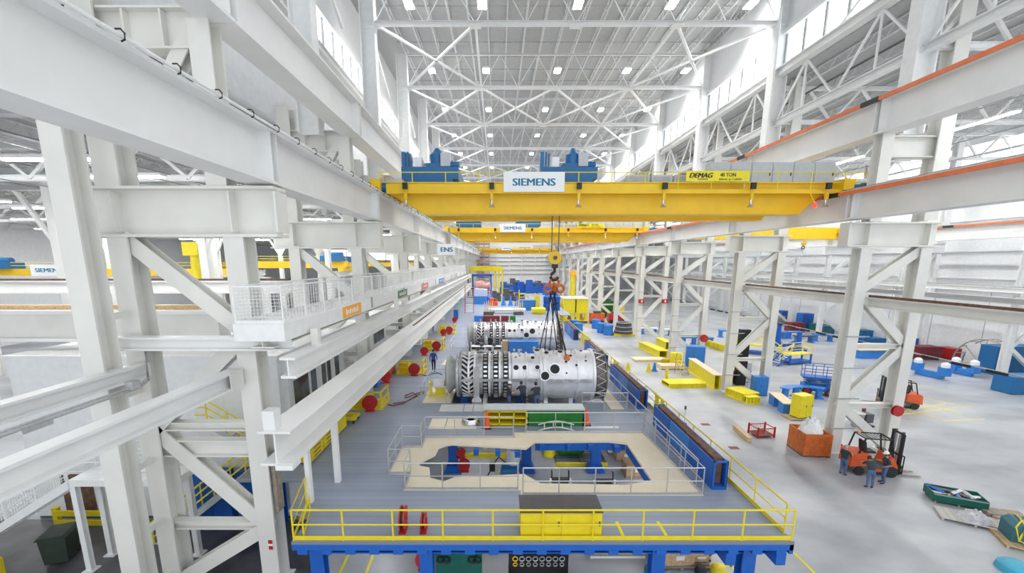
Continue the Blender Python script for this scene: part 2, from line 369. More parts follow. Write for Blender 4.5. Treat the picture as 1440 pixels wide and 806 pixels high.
bay_roof('ceiling_left', 'low trussed roof over the left bay', -70, -13, ZL, 2.7, 12, 3.3)
r = bay_roof('ceiling_right', 'trussed roof over the right bay', 22.6, 57, ZQ, 3.3, 12, 2.7)
for x in (24.5, 27.5, 31, 36): part(r, 'sprinkler_pipe', MB().tube((x, 10, ZQ - 1.2), (x, 110, ZQ - 1.2), .07, 5), 'darkgrey', True)
r2 = bpy.data.objects['ceiling_left']
for x in (-16, -21, -27, -34): part(r2, 'sprinkler_pipe', MB().tube((x, 4, ZL - 1.9), (x, 120, ZL - 1.9), .09, 5), 'greysteel', True)
for x in (-18.5, -27, -36, -46, -57): part(r2, 'lamp_rail', MB().bx(x - .03, x + .03, 8, 120, 16.0, 16.06), 'greysteel', True)
for x in (27.5, 35, 43, 50): part(r, 'lamp_rail', MB().bx(x - .03, x + .03, 8, 125, 22.58, 22.66), 'greysteel', True)
for y in (17.5, 22.5, 29, 35, 42): part(r2, 'air_duct', MB().bx(-68, -14, y, y + .5, ZL - 1.6, ZL - 1.2), 'galv', True)
# jack trusses along both eaves of the middle hall
def jack(side):
    x = 22.3 if side > 0 else -12.7
    r = thing('jack_truss', 'white jack truss running along the %s eaves of the middle hall' % ('right' if side > 0 else 'left'), 'truss', (x, 60, H + 11), kind='structure')
    part(r, 'bottom_chord', MB().ib((x, 8, H + 11), (x, Ye, H + 11), .45, .45, .06), 'white2', True)
    wm = MB().bar((x, 0, H + 11), (x, 3.05, H + 14.5), .12).bar((x, 3.05, H + 14.5), (x, 6.1, H + 11), .12).bar((x, 3.05, H + 11), (x, 3.05, H + 14.5), .1).mesh('web_member', 'white2', smooth=False)
    for i in range(26): part(r, 'web_member', wm, None, loc=(-x, 12.2 + 6.1 * i - 60, -H - 11))
jack(1)

# ---------------------------------------------------------------- crane columns
LY = [13.6] + [25.0 + 12.2 * k for k in range(12)]
RY = [24.4 + 12.2 * k for k in range(12)]
ZB, ZT = H + 2.33, H + 3.93                         # lower crane runway
UB, UT = H + 6.8, H + 8.65                          # upper crane runway
def column(side, y, label, first=False):
    L = side < 0
    xa, xb = (-8.4, -12.0) if L else (20.65, 24.05)  # inner and outer leg
    ce = (-7.0, -13.3) if L else (19.5, 24.7)
    nz = [12.4, 9.35, 6.0, 2.3] if L else [12.4, 9.95, 6.75, 3.1, .3]
    r = thing('crane_column', label, 'column', ((xa + xb) / 2, y, 0), kind='structure', group=None)
    lm = 'cream'
    for x in (xa, xb): part(r, 'leg', MB().ib((x, y, 0), (x, y, 12.4), .62, .7, .07, up=(0, 1, 0)), lm, True)
    for x in (xa, xb): part(r, 'base_plate', MB().bx(x - .45, x + .45, y - .5, y + .5, 0, .06), lm, True)
    part(r, 'cap_beam', MB().ib((ce[0], y, 13.15), (ce[1], y, 13.15), .8, 1.5 if L else 1.35, .08), lm, True)
    for x in (xa, xb, ce[0]): part(r, 'stiffener', MB().bx(x - .03, x + .03, y - .36, y + .36, 12.55, 13.75), lm, True)
    pts = [(xb if i % 2 == 0 else xa, z) for i, z in enumerate(nz)]
    sx = (xa - xb) / abs(xa - xb)
    for i in range(len(pts) - 1):
        p, q = pts[i], pts[i + 1]; ins = .04
        dx = ins * sx * (1 if i % 2 == 0 else -1)
        part(r, 'brace', MB().ib((p[0] + dx, y, p[1]), (q[0] - dx, y, q[1]), .5, .42, .06, up=(0, 1, 0)), lm, True)
    if L: part(r, 'brace', MB().ib((xa - .05, y, 2.3), (xb + .05, y, .1), .5, .42, .06, up=(0, 1, 0)), lm, True)
    for z in ([9.0, 6.1, 5.3, 2.35] if L else [6.7, 3.0]):
        part(r, 'strut', MB().ib((xa, y, z), (xb, y, z), .35, .3 if z != 5.3 else .6, .05), lm, True)
    if not L and y < 70:
        for k in range(4): part(r, 'bracket', MB().bx(xa - .5, xa + .9, y - .42, y - .36, 1.6 + 1.9 * k, 1.66 + 1.9 * k), 'greysteel', True)
    # upper stage
    xs, xm = (-8.75, -12.0) if L else (20.9, 23.9)
    part(r, 'stub_column', MB().ib((xs, y, ZT - 1.7), (xs, y, UB), .62, .6, .06, up=(0, 1, 0)), lm, True)
    part(r, 'upper_leg', MB().ib((xm, y, 13.9), (xm, y, 26.5 if not L else 20), .75, .75, .07, up=(0, 1, 0)), lm, True)
    tz = UB - (.2 if L else .65); part(r, 'tie_beam', MB().ib((xs, y, tz), (xm, y, tz), .5, 1.1, .06), lm, True)
    if L:
        for k in (1, 2): part(r, 'stiffener', MB().bx(xs + (xm - xs) * k / 3 - .03, xs + (xm - xs) * k / 3 + .03, y - .24, y + .24, UB - .68, UB + .28), lm, True)
        part(r, 'brace', MB().ib((xs - .25, y, UB - .1), (xs - 2.2, y, ZT - .2), .42, .36, .05, up=(0, 1, 0)), lm, True)
    return r
for i, y in enumerate(LY): column(-1, y, 'cream braced crane column in the left row, %s from the front' % ORD[i])
for i, y in enumerate(RY): column(1, y, 'cream braced crane column in the right row, %s from the front' % ORD[i])
# columns of the middle hall above the upper runways
def hall_column(x, y, z0, label):
    r = thing('hall_column', label, 'column', (x, y, z0), kind='structure')
    part(r, 'shaft', MB().ib((x, y, z0), (x, y, ZR - .8), .8, 1.15, .09, up=(1, 0, 0) if True else (0, 1, 0)), 'white2', True)
    part(r, 'knee_plate', MB().bx(x - .5, x + .5, y - .1, y + .1, H + 17.9, H + 18.6), 'white2', True)
    part(r, 'vertical_brace', MB().bar((x, y + .3, H + 18.2), (x, y + 6.1, H + 15), .16), 'white2', True)
for i, y in enumerate(K):
    hall_column(-10.35, y, UB, 'white hall column above the left crane runway, %s from the front' % ORD[i])
    hall_column(22.1, y, UB, 'white hall column above the right crane runway, %s from the front' % ORD[i])
# tall lattice posts beside the left row
for i, y in enumerate([12.15]):
    r = thing('bay_column', 'tall cream bay column in front of the first left crane column', 'column', (-12.05, y, 0), kind='structure')
    part(r, 'shaft', MB().ib((-12.05, y, 0), (-12.05, y, ZL - .3), .62, .62, .07, up=(0, 1, 0)), 'cream', True)
    for z in (.6, 2.7, 5, 7.5, 10): part(r, 'batten', MB().bar((-12.05, y + .25, z), (-12.05, 13.3, z), .14, .22), 'cream', True)

# ---------------------------------------------------------------- crane runways
def runway(name, label, x, zb, zt, ys, w, y0, y1, m, stiff=True):
    r = thing(name, label, 'crane runway', (x, 40, zb), kind='structure')
    cuts = [y0] + [y for y in ys if y0 < y < y1] + [y1]
    for a, c in zip(cuts[:-1], cuts[1:]):
        part(r, 'girder', MB().ib((x, a, (zb + zt) / 2), (x, c - .03, (zb + zt) / 2), w, zt - zb, .09), m, True)
        if stiff and a > y0:
            for e in (-.18, .18): part(r, 'stiffener', MB().bx(x - w / 2 + .04, x + w / 2 - .04, a + e - .03, a + e + .03, zb + .09, zt - .09), m, True)
    part(r, 'crane_rail', MB().bx(x - .06, x + .06, y0, y1, zt, zt + .14), 'greysteel', True)
    return r
XLr, XRr = -7.45, 19.95
left_low = runway('crane_runway', 'white lower crane runway girder along the left column row', XLr, ZB, ZT, LY, .9, -2, Ye - 1, 'white')
right_low = runway('crane_runway', 'cream lower crane runway girder along the right column row', XRr, ZB, ZT, RY, .9, 10, Ye - 1, 'white')
left_up = runway('crane_runway', 'white upper crane runway girder high on the left', -8.3, UB, UT, LY, 1.0, 6, Ye - 1, 'white')
right_up = runway('crane_runway', 'cream upper crane runway girder high on the right', 20.8, UB, UT, RY, 1.0, 8, Ye - 1, 'white')
far_right = runway('crane_runway', 'white crane runway girder along the far right wall', 50.6, ZB, ZT, [28.5 + 12.2 * k for k in range(12)], .9, 20, Ye - 1, 'white2')
def conductor(label, x, z, y0, y1, m, clips, cm):
    r = thing('conductor_bar', label, 'conductor bar', (x, 40, z))
    part(r, 'bar', MB().path([(x, y0, z), (x, y1, z)], .042, 8) if m != 'conductor' else MB().bx(x - .05, x + .05, y0, y1, z - .1, z + .1), m, True)
    for y in clips: part(r, 'joint_cover' if m == 'conductor' else 'clip', MB().bx(x - .08, x + .08, y - .55, y + .55, z - .12, z + .12) if m == 'conductor' else MB().path([(x - .06, y, z + .1), (x + .04, y, z + .1), (x + .1, y, z + .03), (x + .09, y, z - .07), (x + .02, y, z - .1)], .016, 5), cm, True)
    return r
conductor('white conduit with black clips along the left lower runway', -6.88, ZT + .0, 4, 165, 'white2', [6.9 + 1.32 * i for i in range(60)], 'black')
conductor('orange conductor bar along the lower right runway', 19.38, ZT - .16, 12, 168, 'conductor', [25.6, 37, 49, 61], 'black')
conductor('orange conductor bar along the upper right runway', 20.25, UT - .05, 10, 168, 'conductor', [24.9, 37.2, 49], 'black')
conductor('thin orange conductor bar along the far right wall runway', 50.05, ZT - .1, 22, 168, 'conductor', [48, 60], 'black')
# far right wall crane columns
for i in range(12):
    y = 28.5 + 12.2 * i
    r = thing('wall_crane_column', 'white braced crane column along the far right wall, %s from the front' % ORD[i], 'column', (52, y, 0), kind='structure')
    for x in (50.6, 54.4): part(r, 'leg', MB().ib((x, y, 0), (x, y, 12.6), .55, .6, .06, up=(0, 1, 0)), 'white2', True)
    part(r, 'cap_beam', MB().ib((49.8, y, 13.3), (55.2, y, 13.3), .6, 1.2, .07), 'white2', True)
    pts = [(54.2, 12.5), (50.8, 9.6), (54.2, 6.4), (50.8, 3.2), (54.2, .4)]
    for p, q in zip(pts[:-1], pts[1:]): part(r, 'brace', MB().ib((p[0], y, p[1]), (q[0], y, q[1]), .36, .3, .05, up=(0, 1, 0)), 'white2', True)
    part(r, 'upper_leg', MB().ib((54.6, y, 13.9), (54.6, y, ZQ - .4), .7, .7, .07, up=(0, 1, 0)), 'white2', True)
# mid-height rail beams inside the right row and the duct runs behind it
def rail_beam(label, x, z, h, w, y0, y1, m='cream', rail=None):
    r = thing('rail_beam', label, 'rail beam', (x, (y0 + y1) / 2, z), kind='structure')
    part(r, 'girder', MB().ib((x, y0, z), (x, y1, z), w, h, .06), m, True)
    if rail: part(r, 'rail', MB().bx(x - .07, x + .07, y0, y1, z + h / 2, z + h / 2 + .13), rail, True)
    return r
rail_beam('cream mid-height rail beam with dark rail along the right row', 21.35, 9.35, .55, .5, 11, 160, 'cream', 'rust')
rail_beam('thin pinkish conductor beam behind the right row', 25.0, 9.75, .3, .25, 14, 160, 'joist')
rail_beam('white rail beam halfway up the far right wall columns', 49.8, 8.9, .5, .4, 24, 160, 'white2', 'greysteel')
r = thing('cable_track', 'black dashed cable track hung low behind the right row', 'cable track', (28.6, 60, 5.4))
part(r, 'channel', MB().bx(28.56, 28.66, 17, 110, 5.38, 5.46), 'greysteel', True)
cm_ = MB().bx(-.07, .07, -.5, .5, -.1, .06).mesh('cable_loop', 'black', smooth=False)
for i in range(48): part(r, 'cable_loop', cm_, None, loc=(-.1, 17.5 + 1.9 * i - 60, 0))
r = thing('cable_track', 'black dashed cable track along the far right wall', 'cable track', (49.4, 60, 8.0))
part(r, 'channel', MB().bx(49.3, 49.5, 24, 110, 7.9, 8.1), 'greysteel', True)
for i in range(50): part(r, 'cable_loop', cm_, None, loc=(-.1, 24.5 + 1.6 * i - 60, 0))
# ---------------------------------------------------------------- roof lamps
b = MB().bx(-.38, .38, -.6, .6, .05, .22).bx(-.3, .3, -.5, .5, .22, .32); hm = b.mesh('housing', 'white2', smooth=False)
lm_ = MB().bx(-.34, .34, -.56, .56, 0, .05).mesh('lens', 'lampE', smooth=False)
sm_ = MB().tube((0, 0, .3), (0, 0, 1.33), .025, 5).mesh('stem', 'white2', smooth=False)
LD = bpy.data.lights.new('lamp_light', 'AREA'); LD.shape = 'RECTANGLE'; LD.size = .6; LD.size_y = 1.0; LD.energy = LAMPW; LD.spread = 2.3; LD.color = (1, .985, .96)
COLN = ['far left', 'middle-left', 'central', 'middle-right', 'far right']
for k in range(11):
    y = 39.3 + 12.2 * k
    for j, x in enumerate((-7.6, -1.5, 6.5, 14.3, 20.9)):
        r = thing('high_bay_lamp', 'high-bay lamp in the %s file of the main roof, %s row from the front' % (COLN[j], ORD[k]), 'lamp', (x, y, H + 21.0), group='high-bay lamps under the main roof')
        part(r, 'housing', hm, None); part(r, 'lens', lm_, None); part(r, 'stem', sm_, None)
        lo = bpy.data.objects.new('lamp_light', LD); COL.objects.link(lo); lo.parent = r; lo.location = (0, 0, -.02)
hm2 = MB().bx(-.2, .2, -2.2, 2.2, .06, .2).mesh('housing', 'white2', smooth=False); lm2 = MB().bx(-.16, .16, -2.15, 2.15, 0, .06).mesh('tube_lens', 'tubeE2', smooth=False)
hm3 = MB().bx(-1.9, 1.9, -.2, .2, .06, .2).mesh('housing', 'white2', smooth=False); lm3 = MB().bx(-1.85, 1.85, -.16, .16, 0, .06).mesh('tube_lens', 'tubeE', smooth=False)
st2 = MB().tube((0, 0, .2), (0, 0, .97), .025, 5).mesh('stem', 'white2'); st3 = MB().tube((0, 0, .2), (0, 0, .29), .03, 5).mesh('stem', 'white2')
for i in range(8):
    for j, x in enumerate((27.5, 35, 43, 50)):
        r = thing('strip_lamp', 'long white strip lamp under the right bay roof, %s across and %s along' % (ORD[j], ORD[i]), 'lamp', (x, 20.5 + 12.2 * i, 21.6), group='strip lamps of the right bay')
        part(r, 'housing', hm2, None); part(r, 'tube_lens', lm2, None); [part(r, 'stem', st2, None, loc=(0, q, 0)) for q in (-1.5, 1.5)]
for i in range(12):
    for j, x in enumerate((-18.5, -27, -36, -46, -57)):
        r = thing('strip_lamp', 'white cross strip lamp under the left bay roof, %s across and %s along' % (ORD[j], ORD[i]), 'lamp', (x, (18.0, 21.6)[i % 2] + 12.2 * (i // 2), 15.7), group='strip lamps of the left bay')
        part(r, 'housing', hm3, None); part(r, 'tube_lens', lm3, None); [part(r, 'stem', st3, None, loc=(q, 0, 0)) for q in (0,)]
# ---------------------------------------------------------------- bridge cranes
def rail_run(root, pts, h, n_of, r, m, mids=(.5,), toe=0, name='post'):
    """Posts, top rail, mid rails and toe board along a polyline of (x, y, z) points, local to root."""
    pts = [Vector(p) for p in pts]; up = Vector((0, 0, 1))
    part(root, 'top_rail', MB().path([p + up * h for p in pts], r, 6), m)
    for q in mids: part(root, 'mid_rail', MB().path([p + up * h * q for p in pts], r * .85, 5), m)
    if toe:
        b = MB()
        for a, c in zip(pts[:-1], pts[1:]): b.bar(a + up * (toe / 2 + .01), c + up * (toe / 2 + .01), .02, toe)
        part(root, 'toe_board', b, m)
    pm = MB().tube((0, 0, 0), (0, 0, h), r, 6).mesh(name, m)
    for i, (a, c) in enumerate(zip(pts[:-1], pts[1:])):
        n = max(1, round((c - a).length / n_of))
        for k in range(n + (i == len(pts) - 2)): part(root, name, pm, None, loc=a + (c - a) * k / n)
def spot(root, x, y, z):                            # bell lamp hung under the walkway
    s = part(root, 'spot_lamp', MB().lathe([(.02, .5), (.06, .45), (.07, .2), (.16, .05), (.2, 0), (.17, 0)], (0, 0, 0), 'Z', 12), 'silver', loc=(x, y, z))
    part(s, 'bracket', MB().bx(-.08, .08, -.08, .08, .45, .8), 'crane'); part(s, 'ballast_box', MB().bx(-.14, .14, -.17, -.02, 1.0, 1.35), 'black')
    part(s, 'lens', MB().lathe([(.0, .01), (.16, .012)], (0, 0, 0), 'Z', 12), 'warmE')
def crane(y, label, xl=-7.1, xr=21.9, full=True, sx=1.9, cab=True, trolley=(-4.3, 4.1), zoff=0):
    r = thing('bridge_crane', label, 'crane', (6.2, y, 15.72 + zoff))
    L = lambda x: x - 6.2
    zb, zk, z1 = -1.22, -.5, .5
    for dy, nm in ((0, 'front_girder'), (3.75, 'rear_girder')):
        g = part(r, nm, MB().prism([(L(xl), -.02), (L(-6.72), -.02), (L(xl + 2.4), zb), (L(18.0), zb), (L(19.3), -.02), (L(xr), -.02), (L(xr), z1), (L(xl), z1)], dy - .35, dy + .35), 'crane')
        part(g, 'flange', MB().bx(L(xl + 2.4), L(18.0), dy - .5, dy + .5, zb - .05, zb + .03).bx(L(xl), L(xr), dy - .45, dy + .45, z1, z1 + .05), 'crane')
    for x in (-7.3, 20.1):
        part(r, 'end_truck', MB().bx(L(x) - .3, L(x) + .3, -1.2, 5, .02, .62), 'crane')
        for q in (-.8, 4.5): part(r, 'wheel', MB().lathe([(.3, -.09), (.3, .09)], (L(x), q, .17), 'X', 16), 'darkgrey')
    part(r, 'walkway', MB().bx(L(-6.7), L(xr), -.95, -.35, -.12, -.06), 'crane')
    part(r, 'walkway_channel', MB().bx(L(-6.7), L(9.5 if cab else xr), -1.02, -.95, -.16, .38).bx(L(9.5), L(xr), -1.02, -.95, -.16, .08), 'crane')
    rail_run(r, [(L(xl), .6, -.1), (L(xl), -.98, -.1), (L(xr), -.98, -.1), (L(xr), .6, -.1)], 1.12, 1.9, .028, 'yellow2')
    for x in (-5.55, -.55, 4.5, 9.45, 14.55, 18.9): spot(r, L(x), -1.15, -.95)
    for k, x in enumerate((xl - .1, 21.2)):
        mt = part(r, 'drive_motor', MB().lathe([(.12, -.5), (.2, -.5), (.2, .2), (.3, .2), (.3, .45), (.1, .45)], (L(x), -.6, .25), 'X', 14), 'hoist')
        part(mt, 'gearbox', MB().bx(L(x) - .2, L(x) + .2, -.85, -.35, -.02, .2), 'darkgrey')
    s = part(r, 'name_board', MB().bx(L(sx) - 1.77, L(sx) + 1.77, -1.1, -1.06, -.08, 1.02), 'sign', label='white board lettered in blue')
    letter(s, 'SIEMENS', 2.45, .40, (L(sx), -1.105, .46), bold=.03)
    if full:
        s = part(r, 'maker_plate', MB().bx(L(10.7), L(14.35), -1.09, -1.06, .5, 1.08), 'yellow2', label='yellow plate lettered in black')
        letter(s, 'DEMAG', 1.34, .26, (L(11.55), -1.095, .83), 'black', shear=.25, bold=.03)
        letter(s, '40 TON', .9, .2, (L(13.1), -1.095, .86), 'black', bold=.01)
        letter(s, 'SERIAL #: 11005M', 1.3, .1, (L(13.25), -1.095, .61), 'black', bold=0)
        part(s, 'stroke', MB().bx(L(11.35), L(11.95), -1.1, -1.09, .6, .64), 'black')
    if cab:
        for x, w in ((8.2, 1.3), (9.6, 1.2), (10.9, 1.1)):
            c = part(r, 'resistor_box', MB().bx(L(x) - w / 2, L(x) + w / 2, -.3, .3, .58, 1.0), 'grey')
            part(c, 'vent', MB().bx(L(x) - w / 2 + .1, L(x) + w / 2 - .1, -.32, -.3, .66, .92), 'greysteel')
        for i in range(6):
            x = 12.4 + i * 1.25
            c = part(r, 'control_cabinet', MB().bx(L(x), L(x) + 1.22, -.3, .35, .55, 1.72), 'grey')
            part(c, 'door', MB().bx(L(x) + .04, L(x) + 1.18, -.32, -.3, .6, 1.5), 'grey'); part(c, 'handle', MB().bx(L(x) + 1.05, L(x) + 1.1, -.35, -.32, .95, 1.15), 'black')
    for q in trolley:
        t = part(r, 'hoist_trolley', MB().bx(L(q) - 1.72, L(q) + 1.72, .1, 4.0, .85, 1.55).bx(L(q) - 1.4, L(q) + 1.4, -.1, 4.2, .55, .85), 'hoist', label='blue hoist trolley')
        part(t, 'winch_motor', MB().lathe([(.05, -.55), (.42, -.5), (.46, .3), (.3, .45), (.12, .7)], (L(q) + .35, 1.0, 2.1), 'Z', 12).bx(L(q) - .3, L(q) + .6, .5, 1.5, 1.55, 1.85), 'hoist')
        part(t, 'rope_drum', MB().lathe([(.4, -.9), (.5, -.9), (.5, -.8), (.36, -.78), (.36, .78), (.5, .8), (.5, .9), (.4, .9)], (L(q), 2.6, 2.0), 'X', 16), 'greysteel')
        part(t, 'control_box', MB().bx(L(q) + .62, L(q) + 1.2, .4, 1.0, 1.65, 2.4), 'grey')
        part(t, 'brake', MB().bx(L(q) - 1.0, L(q) - .55, .5, 1.1, 1.55, 2.2), 'whiteplastic')
        part(t, 'fin', MB().bx(L(q) - 1.72, L(q) - 1.5, .3, .8, 1.55, 2.45).bx(L(q) - 1.42, L(q) - 1.32, .3, .8, 1.55, 2.45).bx(L(q) - 1.24, L(q) - 1.16, .3, .8, 1.55, 2.35), 'hoist')
        part(t, 'end_motor', MB().lathe([(.1, -.3), (.22, -.25), (.22, .25), (.1, .3)], (L(q) + 1.45, .8, 1.78), 'X', 12), 'hoist')
    return r
c1 = crane(26.5, 'big yellow double-girder bridge crane nearest the front with grey cabinets')
bc = part(c1, 'red_beacon', MB().lathe([(.0, -.12), (.1, -.1), (.1, .1), (.0, .14)], (18.3 - 6.2, -1.15, -.85), 'Z', 12), 'redE', label='lit red beacon')
part(bc, 'arm', MB().tube((18.3 - 6.2, -1.15, -.72), (18.0 - 6.2, -1.0, -.12), .03), 'crane')
crane(60.0, 'yellow double-girder bridge crane in the middle distance behind the big one', xl=-7.3, xr=20.6, sx=1.85)
crane(152.0, 'farthest yellow bridge crane glowing with lamps near the end wall', xl=-7.2, xr=19.5, sx=3, full=False, trolley=())
# far right-bay crane girder with its small hook
r = thing('bridge_crane', 'yellow crane girder with a small hook in the right bay', 'crane', (36, 64, 15.72))
part(r, 'girder', MB().bx(-13, 14.3, -.4, .4, -.8, .9), 'crane'); part(r, 'end_truck', MB().bx(14.0, 15.2, -1.5, 1.5, .02, .7).bx(-13.6, -12.6, -1.5, 1.5, .02, .7), 'crane')
part(r, 'hook_block', MB().lathe([(.0, .2), (.3, .15), (.3, -.25), (.1, -.4)], (9.6, 0, -1.4), 'Y', 10).tube((9.6, 0, -.7), (9.6, 0, -1.3), .04), 'crane'); part(r, 'hook', MB().ring((9.6, 0, -2.0), .22, .07, 'Y', 12), 'black')
# hook block with slings of the first crane
hx, hy = 3.62, 28.4
r = thing('hook_block', 'yellow crane hook block on two steel ropes with black hook and lifting slings', 'crane hook', (hx, hy, 10.6))
for dx in (-.22, .22): part(r, 'wire_rope', MB().tube((dx, 0, 1.4), (dx * 1.1, 0, 15.3 - 10.6), .035), 'darkgrey')
sh = part(r, 'pulley_block', MB().lathe([(.12, -.2), (.42, -.2), (.46, 0), (.42, .2), (.12, .2)], (0, 0, 1.3), 'Y', 20), 'crane'); part(sh, 'axle', MB().tube((0, -.26, 1.3), (0, .26, 1.3), .14, 12), 'darkgrey')
part(r, 'hook', MB().bx(-.2, .2, -.15, .15, .62, .9).path([(0, 0, .62), (0, 0, .4), (-.2, 0, .22), (-.26, 0, 0), (-.1, 0, -.18), (.14, 0, -.14), (.24, 0, .04)], .11, 8), 'black')
sk = part(r, 'master_link', MB().ring((0, 0, -.35), .3, .09, 'Y', 14), 'orange', label='rusty orange lifting link')
part(sk, 'shackle', MB().ring((-.42, 0, -.75), .24, .1, 'Y', 12).ring((.42, 0, -.75), .24, .1, 'Y', 12).ring((0, .1, -.7), .3, .09, 'X', 12).bx(-.5, .5, -.1, .1, -.62, -.42), 'orange')
for px, py, q in ((757, 500, 25.2), (765, 501, 25.1), (772, 500, 25.5), (784, 497, 25.6), (790, 499, 26.3), (797, 506, 24.7), (800, 508, 25.2), (793, 503, 25.0)):
    x, z = at(px, py, q)
    part(r, 'sling', MB().tube((random.uniform(-.35, .35), 0, -.9), (x - hx, q - hy, z - 10.6), .035, 5), 'black')
sx_, sz_ = at(797, 507, 24.6)
part(r, 'chain_hoist', MB().lathe([(.0, .3), (.14, .25), (.2, 0), (.12, -.25), (0, -.3)], (sx_ - hx, 24.6 - hy, sz_ - 10.6 + .1), 'Z', 10), 'orange', label='small orange chain hoist')
# ---------------------------------------------------------------- raised deck
ZD = 3.25; DX0, DX1 = -10.4, 8.85
PIT = [(-4.6, 15.45), (-3.75, 15.42), (-3.72, 14.25), (.65, 14.25), (.65, 13.9), (7.32, 13.9), (7.05, 19.6), (.62, 19.6), (.62, 19.0), (-3.68, 19.0), (-3.68, 17.9), (-4.6, 17.9)]
HOLE = [(-2.59, 18.25), (-2.3, 18.33), (.45, 17.95), (1.1, 17.87), (1.56, 18.56), (5.06, 18.64), (5.87, 18.41), (5.82, 14.97), (4.7, 14.65), (1.44, 14.76), (.86, 15.47), (-1.89, 15.24), (-2.3, 14.91), (-2.87, 15.19), (-3.03, 16.0), (-3.48, 16.18), (-3.53, 16.49), (-2.98, 17.23), (-2.92, 17.95)]
T1 = [(-3.0, 24.0), (6.3, 24.0), (6.3, 27.0), (-3.0, 27.0)]; T2 = [(-3.0, 38.6), (5.6, 38.6), (5.6, 41.4), (-3.0, 41.4)]
dk = thing('floor_deck', 'raised blue-grey painted steel deck on blue posts down the middle hall', 'deck', (0, 11.35, 0), kind='structure')
part(dk, 'deck_plate', MB().slab([(-6.5, 11.35), (DX1, 11.35), (DX1, 66), (11.6, 66), (11.6, 135), (DX0, 135), (DX0, 15), (-7.4, 15), (-7.4, 13), (-6.5, 12.6)], ZD - .1, ZD, (PIT, T1, T2)), 'deck', True)
part(dk, 'edge_beam', MB().bx(-6.5, DX1, 11.35, 11.47, ZD - .3, ZD - .1).bx(DX1 - .12, DX1, 11.35, 100, ZD - .42, ZD - .1).bx(DX0, DX0 + .12, 15, 100, ZD - .4, ZD - .1), 'blue', True)
for i in range(21):
    x = -6.2 + .735 * i
    if x < 8.7: part(dk, 'joist', MB().bx(x - .15, x + .15, 11.36, 13.7, ZD - .45, ZD - .1), 'blue', True)
for y0, y1 in ((19.7, 23.8), (27.2, 38.4), (41.6, 115)):
    for i in range(7): part(dk, 'joist', MB().bx(-9.5 + 2.9 * i, -9.3 + 2.9 * i, y0, y1, ZD - .45, ZD - .1), 'blue', True)
for x, yp in ((-6.0, 12), (-2.5, 12), (1.75, 14.45), (4.95, 12), (7.85, 12)): part(dk, 'deck_post', MB().ib((x, yp, .06), (x, yp, ZD - .45), .42, .4, .05, up=(0, 1, 0)).bx(x - .35, x + .35, yp - .3, yp + .3, 0, .06), 'blue', True)
part(dk, 'cross_beam', MB().ib((-6.4, 12.0, ZD - .62), (8.7, 12.0, ZD - .62), .3, .34, .04), 'blue', True)
for x in (7.0, 8.55): part(dk, 'bracket_beam', MB().bx(x - .15, x + .15, 11.4, 13, ZD - .85, ZD - .42), 'blue', True)
for y in (21.85, 30, 41, 52):
    for x in (-2.7, 1.41, 5.3): part(dk, 'deck_post', MB().bx(x - .26, x + .26, y - .2, y + .2, .45, ZD - .45).prism([(x - .5, 0), (x + .5, 0), (x + .34, .45), (x - .34, .45)], y - .35, y + .35), 'blue', True)
for y in (17, 23, 30, 38, 46, 54):
    for x in (8.4, -9.9): part(dk, 'deck_post', MB().ib((x, y, 0), (x, y, ZD - .42), .35, .35, .05, up=(0, 1, 0)), 'blue', True)
bg_ = thing('floor_boards', 'beige board floor around the open pit behind the front railing', 'floor', (1, 14, ZD - .1), kind='structure')
part(bg_, 'board', MB().slab(PIT, ZD - .1, ZD + .008, (HOLE,)), 'beige', True)
part(bg_, 'pit_edge_beam', MB().bar((5.93, 18.4, ZD - .3), (5.9, 15.0, ZD - .3), .14, .38).bar((1.6, 18.68, ZD - .3), (5.9, 18.68, ZD - .3), .12, .36), 'blue', True)
for (x, y) in ((1.9, 18.5), (3.2, 18.5), (4.2, 18.5), (5.4, 18.3), (-1.2, 18.0), (-.2, 17.9), (.7, 17.8)): part(bg_, 'joist_end', MB().bx(x - .12, x + .12, y - .1, y + .5, ZD - .4, ZD - .12), 'blue', True)
sb = [([(-4.75, 24.0), (-3.05, 24.0), (-3.05, 27.4), (-4.75, 27.4)], 'beige board platform at the inlet end of the nearest turbine'),
      ([(6.33, 22.9), (7.1, 22.9), (7.1, 30.2), (5.3, 30.2), (5.3, 27.05), (6.33, 27.05)], 'beige board platform at the exhaust end of the nearest turbine'),
      ([(-4.9, 33.2), (-4.0, 33.2), (-3.8, 35.2), (-4.7, 35.2)], 'small beige board platform near the inlet of the second turbine'),
      ([(-3.0, 28.2), (5.2, 28.2), (5.2, 29.4), (-3.0, 29.4)], 'beige board strip behind the nearest turbine')]
for p, l in sb:
    solo('floor_boards', l, 'floor', MB().slab(p, ZD + .005, ZD + .05), 'beige', kind='structure')
# railings of the deck
def railing(label, pts, m='galv', h=1.07, step=1.4, mids=(.52,), toe=.1, r=.024, z=ZD, name='guard_rail'):
    b = pts[0]; root = thing(name, label, 'railing', (b[0], b[1], z))
    rail_run(root, [(p[0] - b[0], p[1] - b[1], 0) for p in pts], h, step, r, m, mids, toe); return root
railing('yellow railing across the front edge of the raised deck', [(-6.9, 13.3), (-6.45, 11.42), (8.8, 11.42)], 'yellow', 1.02, 1.5, toe=.14, r=.03)
railing('long yellow railing down the right edge of the raised deck', [(8.78, 11.75), (8.8, 62)], 'yellow', 1.02, 1.55, toe=.14, r=.028)
railing('short yellow gate rail bracing the left front deck corner', [(-6.2, 11.55), (-6.6, 12.9)], 'yellow', .55, 1.2, (), .1, r=.03)
railing('silver railing round the left half of the open pit', [(.55, 14.3), (-3.67, 14.3), (-3.7, 15.46), (-4.57, 15.46), (-4.57, 17.87), (-3.7, 17.87), (-3.7, 18.97), (.55, 18.97)])
